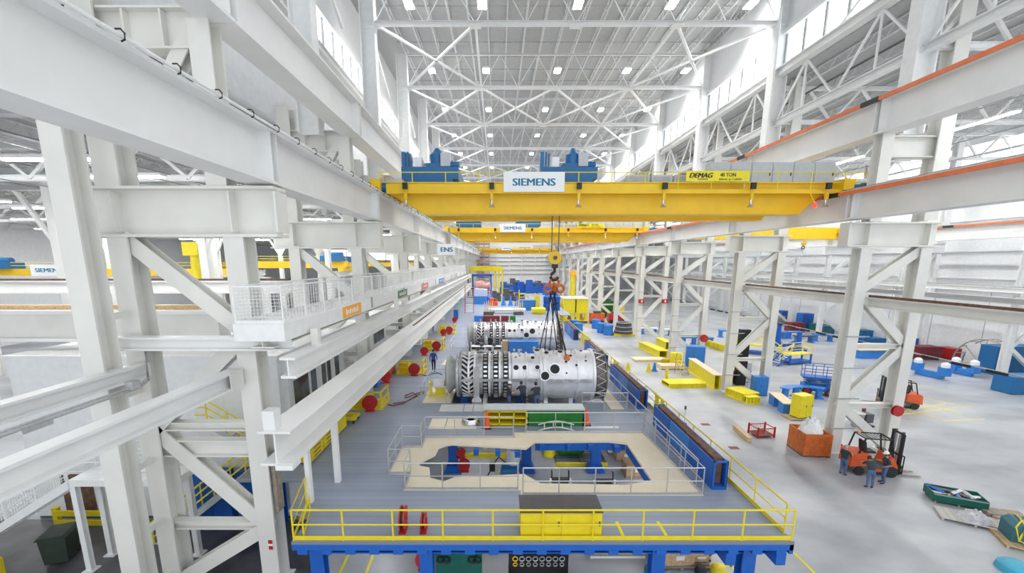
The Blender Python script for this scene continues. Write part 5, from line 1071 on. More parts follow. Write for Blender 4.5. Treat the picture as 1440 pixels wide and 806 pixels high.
# ---------------------------------------------------------------- right floor: far things
for i, (u, v) in enumerate(((806, 463), (813, 468), (838, 462), (846, 468), (855, 471), (833, 466))):
    if i == 5: continue
    x, y = fl(u, v); solo('blue_drum', 'blue drum on the far concrete, %s from the left' % ORD[i], 'drum', MB().lathe([(.75, 0), (.8, .5), (.72, 1.0), (.76, 1.6), (.6, 1.65), (0, 1.65)], (0, 0, 0), 'Z', 14), 'blue2', (x, y, 0), group='blue drums on the far floor')
x, y = fl(880, 473); r = thing('coil_stack', 'dark stack of sheet rings on yellow base by the fourth right column', 'coil stack', (x, y + 1.4, 0)); part(r, 'base', MB().bx(-1.7, 1.7, -1.2, 1.2, 0, .3), 'yellow')
for i in range(6): part(r, 'ring', MB().lathe([(1.5 - .07 * i, .32 + .32 * i), (1.5 - .07 * i, .52 + .32 * i), (.9, .52 + .32 * i), (.9, .32 + .32 * i), (1.5 - .07 * i, .32 + .32 * i)], (0, 0, 0), 'Z', 20), 'greysteel' if i % 2 else 'darkgrey')
for i, (u0, w) in enumerate(((800, 2.2), (818, 2.2))):
    x, y = fl(u0, 455); r = thing('yellow_fixture', 'big yellow box fixture on legs at the far deck end, %s of two' % ('left' if i == 0 else 'right'), 'fixture', (x, y, 0))
    part(r, 'box', MB().bx(-w / 2, w / 2, 0, 5, 2.0, 4.6), 'yellow2'); part(r, 'lid', MB().bx(-w / 2 - .1, w / 2 + .1, -.1, 5.1, 4.6, 4.8), 'wood2')
    for sx in (-1, 1):
        for y_ in (.3, 4.6): part(r, 'leg', MB().bx(sx * w * .35 - .3, sx * w * .35 + .3, y_ - .2, y_ + .2, .6, 2.0), 'yellow')
    part(r, 'base', MB().bx(-w / 2, w / 2, -.3, 5.2, 0, .6), 'yellow'); part(r, 'feet_plate', MB().bx(-w / 2.2, w / 2.2, -.35, -.3, .1, .5), 'darkgrey')
x, y = fl(804, 440); r = thing('yellow_mast', 'slim yellow mast standing beyond the far fixtures', 'mast', (x, y, 0)); part(r, 'shaft', MB().bx(-.5, .5, -.5, .5, 0, 8.6), 'yellow'); part(r, 'head', MB().bx(-.7, .7, -.7, .7, 8.6, 9.6), 'orangetag')
for i, (u, v, m, w, h) in enumerate(((839, 455, 'redorange', 2.6, 2.0), (864, 454, 'red', 2.6, 1.8), (869, 452, 'yellow', 1.8, 3.2), (853, 447, 'green', 2.2, 3.6))):
    x, y = fl(u, v); r = thing('tow_cart', '%s machine cart among the far right columns' % ('orange-red', 'red', 'yellow', 'green')[i], 'machine', (x, y, 0)); part(r, 'body', MB().bx(-w / 2, w / 2, -.8, .8, .35, h), m); part(r, 'seat', MB().bx(-w / 4, w / 4, -.5, .5, h, h + .4), 'darkgrey')
    for sx in (-w / 3, w / 3): part(r, 'wheel', MB().lathe([(.35, -.9), (.35, .9)], (sx, 0, .35), 'Y', 12), 'dark')
def workbench(label, u, v, L=3.4, m='blue2', h=1.1, top=None, rz=0):
    x, y = fl(u, v); r = thing('blue_trestle', label, 'trestle', (x, y, 0), rz); part(r, 'top', MB().bx(-L / 2, L / 2, -.5, .5, h - .18, h), top or m)
    for s in (-L * .38, L * .38): part(r, 'leg', MB().bx(s - .18, s + .18, -.35, .35, .08, h - .18).bx(s - .35, s + .35, -.45, .45, 0, .08), m)
for i, (u, v, L, t) in enumerate(((1092, 476, 2.4, None), (1116, 476, 2.2, None), (1130, 482, 3.0, 'darkgrey'), (1156, 480, 2.6, None), (1203, 484, 1.6, None), (935, 472, 2.4, 'white2'), (912, 470, 2.6, 'white2'), (968, 484, 2.0, None), (993, 485, 1.6, None), (1020, 474, 2.0, None))):
    workbench('blue trestle bench on the far right floor, %s of the scattered set' % ORD[i], u, v, L, top=t, rz=.15 * (i % 3 - 1))
x, y = fl(1236, 505); r = thing('blue_table', 'blue table with a pale wooden top behind the first right column', 'table', (x, y + 1, 0)); part(r, 'top', MB().bx(-2.4, 2.4, -.9, .9, 1.0, 1.12), 'wood2'); part(r, 'body', MB().bx(-2.3, 2.3, -.8, .8, 0, 1.0), 'blue2')
def saddle(label, u0, v0, u1, v1):
    a = Vector((*fl(u0, v0), 0)); c = Vector((*fl(u1, v1), 0)); r = thing('saddle_stand', label, 'stand', a); d = c - a
    part(r, 'beam', MB().bar((0, 0, .35), (d.x, d.y, .35), .45, .6), 'blue2')
    for q in (Vector((0, 0, 0)), d): k = part(r, 'upright', MB().bx(q.x - .36, q.x + .36, q.y - .36, q.y + .36, .4, 1.25), 'blue2'); part(k, 'white_cap', MB().lathe([(.34, 1.25), (.34, 1.6), (.15, 1.75), (0, 1.75)], (q.x, q.y, 0), 'Z', 12), 'whiteplastic')
saddle('blue saddle stand with white caps, nearer of the pair on the right floor', 1288, 526, 1326, 534); saddle('blue saddle stand with white caps, farther of the pair on the right floor', 1341, 525, 1367, 530)
for i, (u, v, w, h, m, l) in enumerate(((1427, 528, 4.4, 3.0, 'hoist', 'large blue machine casing by the right wall'), (1449, 556, 3.2, 1.6, 'hoist', 'blue box cut by the right picture edge'), (1308, 507, 2.8, 1.6, 'maroon', 'maroon skip against the right wall'), (1283, 498, 1.2, 2.0, 'blue', 'blue cabinet near the maroon skip'), (1344, 507, 1.2, 1.4, 'red', 'red bin beside the wire wheel frame'), (1122, 467, 2.4, 1.5, 'maroon', 'maroon crate by the far right wall'), (1135, 464, 1.9, 2.8, 'blue', 'tall blue cupboard by the far right wall'), (1104, 455, 1.4, 2.4, 'blue', 'dark blue cupboard by the far right wall'), (1095, 456, 2.4, 1.5, 'greysteel', 'grey workbench block by the far right wall'), (1166, 470, 1.8, 1.3, 'bluegreen', 'blue-green locker by the far right wall'), (1154, 467, 1.7, 1.3, 'teal', 'teal bin by the far right wall'), (1208, 478, 1.5, 1.5, 'hoist', 'left blue drum cabinet behind the first column'), (1219, 480, 1.7, 1.6, 'hoist', 'right blue drum cabinet behind the first column'), (1240, 483, 1.9, .7, 'hoist', 'low blue box behind the first column'))):
    x, y = fl(u, v); x = min(x, 55.2); cabinet('wall_box', l, (x - (.0 if x < 55 else 0), y + .9, 0), w, 1.6, h, m, doors=3, cat='box')
x, y = fl(1380, 520)
r = thing('wheel_frame', 'large grey wire wheel frame standing against the right wall', 'frame', (54.0, y + 1.0, 0))
for dx in (0, 1.2): part(r, 'hoop', MB().path([(dx, 3.1 * math.cos(t), 3.1 * math.sin(t) + .05) for t in [math.pi * i / 18 for i in range(19)]], .07, 6), 'greysteel')
for i in range(1, 9): t = math.pi * i / 9; part(r, 'crossbar', MB().tube((0, 3.1 * math.cos(t), 3.1 * math.sin(t)), (1.2, 3.1 * math.cos(t), 3.1 * math.sin(t)), .05), 'greysteel')
for t in (.8, 1.57, 2.3): part(r, 'spoke', MB().tube((0, 0, .1), (0, 3.1 * math.cos(t), 3.1 * math.sin(t)), .05), 'greysteel')
part(r, 'white_sheet', MB().bx(.4, .5, -2.2, 2.2, .1, 2.4), 'whiteplastic')
for i, (a, c) in enumerate((((1262, 573), (1330, 592)), ((1285, 565), (1352, 583)), ((1330, 592), (1385, 590)), ((1268, 583), (1345, 574)), ((1270, 577), (1330, 568)), ((1300, 560), (1372, 575)), ((1170, 500), (1180, 504)), ((1275, 540), (1330, 548)))):
    p = Vector((*fl(*a), .004)); q = Vector((*fl(*c), .004)); solo('floor_marking', 'yellow painted bay line on the right floor, %s of the set' % ORD[i], 'floor marking', MB().bar(p, q, .12, .008), 'yellow2', group='yellow parking lines')
# ---------------------------------------------------------------- under the deck and in the pit
for i, (x, y) in enumerate(((-5.5, 17.5), (3.2, 23.0), (7.6, 15.8), (-2.0, 23.0), (7.6, 18.5), (0, 13.2), (5, 13.2), (-5, 13.2))):  # hidden lamps, added to brighten the pit and the floor below the deck
    r = thing('strip_lamp', 'added unseen fill lamp beneath the raised deck, %s of eight' % ORD[i], 'lamp', (x, y, ZD - .28), group='added fill lamps beneath the deck')
    part(r, 'housing', MB().bx(-.7, .7, -.08, .08, 0, .18), 'white2'); part(r, 'tube_lens', MB().bx(-.66, .66, -.06, .06, -.05, 0), 'tubeE')
def g0(u, v): return (*fl(u, v), 0)
reel('upper red hose reel on the left blue pit post', -2.25, 21.5, .95, .24, .2); reel('large red hose reel on the floor seen through the pit', -2.05, 21.3, .25, .32, .2)
r = thing('pump', 'blue pump with white tank on yellow frame in the pit', 'pump', (.45, 21.0, 0)); part(r, 'frame', MB().bx(-.6, .6, -.5, -.44, .02, .12).bx(-.6, .6, .44, .5, .02, .12).bx(-.6, -.54, -.5, .5, .02, .12).bx(.54, .6, -.5, .5, .02, .12), 'yellow2')
part(r, 'body', MB().lathe([(0, -.5), (.34, -.45), (.34, .4), (.1, .5)], (0, 0, .42), 'X', 14), 'hoist'); part(r, 'tank', MB().lathe([(.3, .7), (.36, .8), (.36, 1.5), (.3, 1.55), (0, 1.55)], (.2, .3, 0), 'Z', 14), 'whiteplastic'); part(r, 'hose', MB().path([(-.2, .2, .8), (-.6, .1, 1.2), (-.9, 0, .8), (-1.2, -.1, .2), (-2.0, -.2, .04), (-3, .0, .04)], .04, 6), 'dark'); part(r, 'valve', MB().bx(-1.1, -.8, -.2, .1, .5, .9), 'black')
solo('yellow_funnel', 'yellow cone-shaped guard on the pit floor', 'guard', MB().lathe([(.42, 0), (.42, .1), (.2, .95), (.12, 1.0)], (0, 0, 0), 'Z', 14), 'yellow2', (fl(800, 640)[0] - 1.2, fl(800, 640)[1], 0))
x, y, _ = g0(812, 641); y -= 1.3; pallet('dark pallet with yellow edge in the pit', x, y + .9, w=3.0, d=1.6, m='darkgrey', n=7); solo('yellow_bumper', 'yellow bumper bar along the dark pit pallet', 'bumper', MB().bx(-1.5, 1.5, -.06, .06, 0, .2), 'yellow2', (x, y, .0)); solo('green_part', 'green machine part lying on the dark pit pallet', 'machine part', MB().lathe([(.2, -.8), (.35, -.6), (.35, .6), (.2, .8)], (0, 0, .36), 'X', 12), 'green', (x - .5, y + 1.1, .126))
x, y, _ = g0(733, 640); solo('yellow_bumper', 'long yellow beam lying behind the left pit post', 'beam', MB().bx(-2.4, 1.0, -.12, .12, 0, .25), 'yellow2', (x - 1.6, y - .3, 0))
for i, (u, v, w, h, m, l) in enumerate(((893, 674, .95, .75, 'card', 'brown cardboard carton under the right edge of the pit'), (878, 650, .9, .6, 'card', 'second carton behind the nearest one in the pit'), (868, 640, 1.0, .9, 'whiteplastic', 'white wrapped load deep in the pit'), (866, 628, 1.0, 1.1, 'wood', 'wooden crate deepest in the pit'))):
    x, y, _ = g0(u, v); r = thing('carton', l, 'box', (x, y + .5, .0)); part(r, 'body', MB().bx(-w / 2, w / 2, -.45, .45, .12, h), m); part(r, 'pallet', MB().bx(-w / 2 - .05, w / 2 + .05, -.5, .5, 0, .12), 'greywood'); part(r, 'label', MB().bx(0, .25, -.46, -.45, h * .5, h * .8), 'sign')
for i, (u, v) in enumerate(((785, 672), (845, 674))):
    x, y = fl(u, v, 2.3); r = thing('pit_ladder', 'dark steel ladder with white side rails going down into the pit, %s of two' % ('left' if i == 0 else 'right'), 'ladder', (x, y - .3, 0))
    for s in (-.42, .42): part(r, 'side_rail', MB().bar((s, -.35, 2.6), (s, .75, 0), .07, .12), 'white2')
    for k in range(11): part(r, 'tread', MB().bx(-.4, .4, -.3 + .1 * k, -.08 + .1 * k, 2.5 - .235 * k, 2.55 - .235 * k), 'black')
    for s in (-.36, .36): part(r, 'hand_hook', MB().path([(s, -.3, 2.5), (s, -.2, 2.9), (s, -.05, 2.85)], .03), 'black')
# below the front deck edge
r = thing('shackle_rack', 'black rack with hanging shackles and rings below the front deck edge', 'rack', (1.3, 13.6, 0))
part(r, 'panel', MB().bx(-1.1, 1.1, -.03, .03, .3, 1.15), 'black'); part(r, 'foot', MB().bx(-1.1, -.95, -.4, .4, 0, .3).bx(.95, 1.1, -.4, .4, 0, .3), 'black')
for i in range(8):
    x = -.86 + .245 * i; part(r, 'shackle', MB().ring((x, -.09, .95), .09, .022, 'Y', 12, 5).ring((x, -.09, .72), .07, .02, 'Y', 10, 5), 'crane' if i == 0 else ('galv' if i % 2 else 'greysteel'))
for x, s in ((-.72, .32), (-.5, .12), (-.1, .12), (.75, .1)): part(r, 'lifting_eye', MB().bx(x - .04, x + .04, -.04, .04, 1.15, 1.75 if s < .2 else 1.25).ring((x, 0, 1.55), s * .8, .045, 'Y', 16, 6), 'black')
r = thing('green_machine', 'teal-green machine plate with black shackles below the front deck edge', 'machine', (-1.65, 13.9, 0))
part(r, 'panel', MB().bx(-.85, .85, -.25, .25, .0, 1.55), 'teal'); part(r, 'top_plate', MB().prism([(-.9, 1.55), (.9, 1.55), (.85, 1.75), (-.85, 1.75)], -.3, .45), 'teal')
for x in (-.65, -.45, .5, .7): part(r, 'shackle', MB().ring((x, -.32, .85), .13, .035, 'Y', 14, 5), 'black')
for i in range(6): part(r, 'bolt', MB().tube((-.7 + .28 * i, -.32, 1.65), (-.7 + .28 * i, -.25, 1.65), .03, 6), 'silver')
reel('upper red reel beside the teal machine below the deck', -3.0, 14.9, .85, .36, .25); reel('lower red reel beside the teal machine below the deck', -3.0, 14.2, 0, .36, .25)
x, y = fl(955, 796); pallet('grey wooden pallet of crates below the front deck edge', x, y + .4, w=2.3, d=1.3, m='greywood', n=8)
solo('plank_stack', 'leaning brown planks on the pallet left of the crates', 'planks', MB().box((-.95, 0, .35), (.08, 1.2, .6), ry=-.3).box((-.82, 0, .35), (.06, 1.2, .6), ry=-.3), 'greywood', (x, y + .4, .128))
def crate(label, loc, w, d, h, m='wood', rz=0):
    r = thing('wooden_crate', label, 'crate', loc, rz); part(r, 'body', MB().bx(-w / 2, w / 2, -d / 2, d / 2, .02, h), m)
    for z in (.02, h - .1): part(r, 'batten', MB().bx(-w / 2 - .02, w / 2 + .02, -d / 2 - .025, -d / 2, z, z + .1), m)
    for q in (-w / 2, w / 2 - .08): part(r, 'batten', MB().bx(q, q + .08, -d / 2 - .025, -d / 2, .02, h), m)
    part(r, 'label', MB().bx(-.15, .18, -d / 2 - .03, -d / 2 - .025, h * .4, h * .7), 'sign'); return r
crate('open-topped wooden crate with pale papers below the front deck edge', (x - .1, y + .35, .128), 1.15, 1.0, .62, rz=.05)
crate('lower small wooden crate of the stacked pair below the deck', (x + .85, y + .45, .128), .75, .8, .38); crate('upper small wooden crate of the stacked pair below the deck', (x + .85, y + .45, .51), .75, .8, .38)
x, y = fl(868, 783); r = thing('yellow_pallet_rack', 'low white pallet with yellow bar below the front deck edge', 'pallet rack', (x, y + .4, 0)); part(r, 'deck', MB().bx(-1.1, 1.1, -.5, .5, .1, .2), 'greywood'); part(r, 'yellow_bar', MB().bx(-1.1, 1.1, -.56, -.46, .24, .36), 'yellow2'); part(r, 'runner', MB().bx(-1.1, 1.1, -.5, -.4, 0, .1).bx(-1.1, 1.1, .4, .5, 0, .1), 'white2'); part(r, 'cargo', MB().bx(-.9, .9, -.3, .3, .2, .35), 'galv')
for i, (u, v, m, k) in enumerate(((915, 805, 'teal', .25), (985, 806, 'dark', .2), (1010, 806, 'yellow', .3))): solo('hard_ball', 'round %s lump peeping up at the bottom below the deck' % ('green', 'black', 'mustard')[i], 'lump', MB().lathe([(k, 0), (k, .15), (k * .7, .3), (0, .38)], (0, 0, 0), 'Z', 12), m, g0(u, v))
for i, (a, c) in enumerate((((494, 772), (478, 806)), ((528, 772), (515, 806)), ((1010, 775), (1036, 806)), ((985, 796), (1030, 796)))): solo('floor_marking', 'yellow line painted on the floor below the deck, %s' % ORD[i], 'floor marking', MB().bar((*fl(*a), .004), (*fl(*c), .004), .1, .008), 'yellow2', group='yellow lines below the deck')
# ---------------------------------------------------------------- far end of the deck
def gd(u, v): return (*fl(u, v, ZD), ZD)
x, y, _ = gd(684, 416)
r = thing('yellow_gantry', 'tall yellow portal frame at the far end of the deck', 'gantry', (x, y, ZD))
part(r, 'beam', MB().prism([(-4.2, 6.1), (4.2, 6.1), (4.2, 6.8), (3.6, 7.3), (-3.6, 7.3), (-4.2, 6.8)], -.5, .5), 'yellow')
for s in (-4.0, 2.2, 3.1, 4.0): part(r, 'post', MB().bx(s - .2, s + .2, -.3, .3, 0, 6.1), 'yellow')
r = thing('steel_portal', 'blue open steel frame under the yellow portal', 'frame', (x - 1.4, y - 3, ZD))
for s in (-2.9, -1.8, 2.6): part(r, 'post', MB().bx(s - .17, s + .17, -.3, .3, 0, 5.4), 'blue')
part(r, 'beam', MB().bx(-3.1, 2.8, -.3, .3, 4.9, 5.4), 'blue'); part(r, 'low_beam', MB().bx(-3.1, -1.6, -.3, .3, 1.8, 2.2), 'blue')
solo('wrapped_rotor', 'big pinkish wrapped coil under the blue frame', 'coil', MB().lathe([(.4, -2), (1.3, -1.9), (1.5, -.2), (1.35, .2), (1.0, .4), (1.0, 1.6), (.4, 1.8)], (0, 0, 2.6), 'X', 18).bx(-1.5, 1.5, -.6, .6, 0, 1.4), mat('wrap_pink', (.55, .30, .27), .6, var=.3, scale=2), (x - 0.6, y - 6, ZD))
def blue_machine(label, u, v, w, h, d=2, m='blue2', top=None, bits=2):
    X, Y, Z = gd(u, v); r = thing('machine_tool', label, 'machine', (X, Y + d / 2, Z)); rd = random.Random(u * 7 + v)
    part(r, 'bed', MB().bx(-w / 2, w / 2, -d / 2, d / 2, 0, h * .55), m)
    part(r, 'head', MB().bx(-w * .45, w * .05, -d / 2.5, d / 2.5, h * .55, h), top or m)
    if bits: part(r, 'spindle', MB().lathe([(h * .12, -w * .3), (h * .16, 0), (h * .1, w * .35)], (w * .12, 0, h * .72), 'X', 12), 'greysteel' if bits == 1 else 'darkgrey')
    part(r, 'motor', MB().lathe([(.0, 0), (h * .13, .02), (h * .13, h * .3), (0, h * .34)], (w * .3, 0, h * .55), 'Z', 10), m); return r
X, Y, Z = gd(676, 428); r = thing('blue_press', 'big blue press body with pale top before the blue frame', 'machine', (X, Y + 1.2, Z)); part(r, 'base', MB().bx(-1.5, 1.3, -1.2, 1.2, 0, 1.6), 'blue2'); part(r, 'pale_hood', MB().prism([(-1.5, 1.6), (1.3, 1.6), (1.3, 2.9), (-1.2, 3.1)], -1.2, 1.2), mat('pale_blue_hood', (.52, .60, .85), .35, var=.04)); part(r, 'gearbox', MB().lathe([(.2, 0), (.8, .1), (.8, .9), (.3, 1.1)], (1.3, 0, 1.0), 'X', 14), 'blue')
names = [('far left', 712, 414, 3.4, 3.2), ('second', 724, 411, 3.0, 3.8), ('third', 736, 412, 3.2, 3.0), ('fourth', 748, 413, 3.4, 3.6), ('fifth', 760, 412, 3.2, 3.2), ('sixth', 772, 415, 3.0, 3.0)]
for n, u, v, w, h in names: blue_machine('blue machine in the far row across the deck end, %s from the left' % n.replace('far left', 'first'), u, v, w, h, m='blue' if u % 3 else 'blue2', top='darkgrey' if u in (724, 760) else None)
for i, (u, v, w, h, m) in enumerate(((698, 424, 2.0, 2.2, 'darkgrey'), (715, 423, 2.6, 2.6, 'darkgrey'), (731, 424, 2.2, 1.8, 'rust'), (694, 430, 1.6, 1.4, 'redorange'))): blue_machine('dark machine in the nearer row at the deck end, %s from the left' % ORD[i], u, v, w, h, m=m)
for i, (u, v) in enumerate(((708, 430), (718, 430), (727, 430))): solo('blue_cone', 'blue tapered stand before the dark machines, %s from the left' % ORD[i], 'stand', MB().lathe([(.5, 0), (.45, .2), (.2, 1.0), (.15, 1.9), (0, 1.95)], (0, 0, 0), 'Z', 12), 'blue2', gd(u, v), group='blue tapered stands at the deck end')
X, Y, Z = gd(745, 437); r = thing('access_platform', 'blue access platform with yellow railings at the far deck end', 'platform', (X, Y + 1, Z)); part(r, 'body', MB().bx(-1.8, 1.0, -1, 1, 0, 1.8), 'blue2'); rail_run(r, [(-1.8, -1, 1.8), (1.0, -1, 1.8), (1.0, 1, 1.8)], 1.1, 1.2, .06, 'yellow2'); part(r, 'post', MB().bx(-1.95, -1.8, -1, -.8, 0, 3.6).bx(1.0, 1.7, -.9, -.7, 0, 2.6), 'yellow2')
solo('yellow_cover', 'flat bright yellow cover behind the second turbine', 'cover', MB().bx(-1.1, 1.1, -1.2, 1.2, .3, .9).bx(-.9, .9, -1, 1, 0, .3), 'yellow2', gd(757, 441))
for i, (u, w) in enumerate(((769, 1.2), (782, 1.5))): X, Y, Z = gd(u, 437); solo('blue_drum', 'tall blue drum behind the sling ropes, %s one' % ('left' if i == 0 else 'right'), 'drum', MB().lathe([(w * .5, 0), (w * .5, 1.2), (w * .4, 1.3), (w * .5, 1.4), (w * .5, 2.4), (w * .25, 2.6), (.15, 3.4), (0, 3.4)], (0, 0, 0), 'Z', 14), 'blue', (X, Y + .5, Z))
X, Y, Z = gd(715, 441); r = thing('pipe_bundle', 'long white pipes lying across the deck behind the second turbine', 'pipes', (X, Y, Z))
for k in range(3): part(r, 'pipe', MB().tube((-3.2, .45 * k, .6), (2.8, .45 * k, .6), .22, 10), 'white2')
for s in (-2.5, 2.2): part(r, 'cradle', MB().bx(s - .15, s + .15, -.3, 1.3, 0, .42), 'darkgrey')
for j, u in enumerate((687, 729)):
    X, Y, Z = gd(u, 443); r = thing('pole_stand', 'stand of pale upright poles behind the second turbine, %s of two' % ('left' if j == 0 else 'right'), 'pole stand', (X, Y, Z)); part(r, 'base', MB().bx(-.8, .8, -.3, .3, 0, .5), 'darkgrey')
    for k in range(5): part(r, 'pole', MB().tube((-.65 + .32 * k, 0, .5), (-.65 + .32 * k, 0, 2.0 + .2 * (k % 3)), .07, 6), 'wood2')
for i, (u, v, w, m) in enumerate(((673, 452, 1.2, 'blue2'), (691, 452, 2.4, 'maroon'), (710, 452, 1.1, 'maroon'), (721, 452, .8, 'green'))): cabinet('parts_chest', '%s low chest on the deck behind the second turbine, %s from the left' % (('blue', 'long maroon', 'short maroon', 'green')[i], ORD[i]), (*fl(u, v, ZD), ZD), w, .8, .8, m, doors=1, cat='chest')
cabinet('parts_chest', 'blue tarped chest before the second turbine', (fl(735, 496, ZD)[0], fl(731, 496, ZD)[1] - .9, ZD), 2.7, .9, 1.25, 'blue2', doors=2, top='blue2', cat='chest')
solo('wood_block', 'brown timber block beside the blue tarped chest', 'block', MB().bx(-.25, .25, -.3, .3, 0, 1.35), 'wood', (fl(710, 496, ZD)[0], fl(716, 496, ZD)[1] - .9, ZD))
r = thing('shelf_rack', 'rack of dark and rust parts before the second turbine', 'rack', (fl(692, 498, ZD)[0], fl(692, 498, ZD)[1] - .9, ZD)); 
for z in (.1, .5, .9): part(r, 'shelf', MB().bx(-1.9, .9, -.3, .3, z, z + .05), 'white2')
for k in range(7): part(r, 'part_box', MB().bx(-1.8 + .37 * k, -1.52 + .37 * k, -.25, .25, .15 + .4 * (k % 3), .42 + .4 * (k % 3)), ('dark', 'rust', 'darkgrey')[k % 3])
for s in (-1.9, .85): part(r, 'upright', MB().bx(s, s + .06, -.3, .3, 0, 1.25), 'white2')
r = thing('red_lattice', 'red and grey lattice tower against the end wall', 'tower', (-6.6, 168, 0))
for k in range(14): part(r, 'crossbar', MB().bx(-3.2, 3.2, -.2, .2, 4 + 1.3 * k, 4.35 + 1.3 * k), 'maroon' if k % 2 else 'pinkred')
for s in (-3, -1, 1, 3): part(r, 'upright', MB().bx(s - .18, s + .18, -.25, .25, 0, 22.5), 'greysteel')
r = thing('inlet_pump', 'yellow and white pump unit at the inlet of the nearest turbine', 'pump', (-4.05, 25.4, ZD + .05)); part(r, 'skid', MB().bx(-.5, .6, -.35, .35, 0, .1), 'yellow'); part(r, 'tank', MB().lathe([(.0, -.35), (.3, -.3), (.3, .35), (0, .4)], (.15, 0, .75), 'X', 12), 'whiteplastic'); part(r, 'bracket', MB().bx(-.45, -.35, -.3, .3, .1, .9).bx(-.1, .5, -.05, .05, .1, .5), 'yellow2')
x, z = at(627, 351, 48.8); r = thing('name_board', 'white board lettered ENS on a left column cap', 'sign', (x, 48.8, z)); part(r, 'panel', MB().bx(-1.0, 1.0, 0, .05, -.62, .62), 'sign'); letter(r, 'ENS', 1.35, .5, (.1, -.01, 0), bold=.03); part(r, 'bracket', MB().bx(-.75, -.2, .05, .4, -.1, .1), 'white')
for i, x in enumerate((20.65, 24.05)):
    r = thing('fire_box', 'red box strapped to the fourth right column, on its %s leg' % ('inner', 'outer')[i], 'box', (x, 60.55, 6.0)); part(r, 'case', MB().bx(-.4, .4, -.25, .05, -.28, .28), 'red'); part(r, 'label', MB().bx(-.1, .1, -.26, -.25, -.15, .15), 'sign')
x, y = fl(962, 596); r = thing('stanchion', 'thin grey stanchion with small sign head on the concrete', 'stanchion', (x, y, 0)); part(r, 'base', MB().lathe([(.2, 0), (.18, .05), (0, .06)], (0, 0, 0), 'Z', 12), 'darkgrey'); part(r, 'pole', MB().tube((0, 0, .05), (0, 0, 1.15), .025), 'galv'); part(r, 'sign_head', MB().bx(-.07, .07, -.03, .03, 1.1, 1.35), 'darkgrey')
r = thing('drain_pipe', 'white vertical pipe beside the second right hall column', 'pipe', (21.0, 35.2, UT)); part(r, 'pipe', MB().tube((0, 0, 0), (0, 0, 10), .1, 8), 'white2')
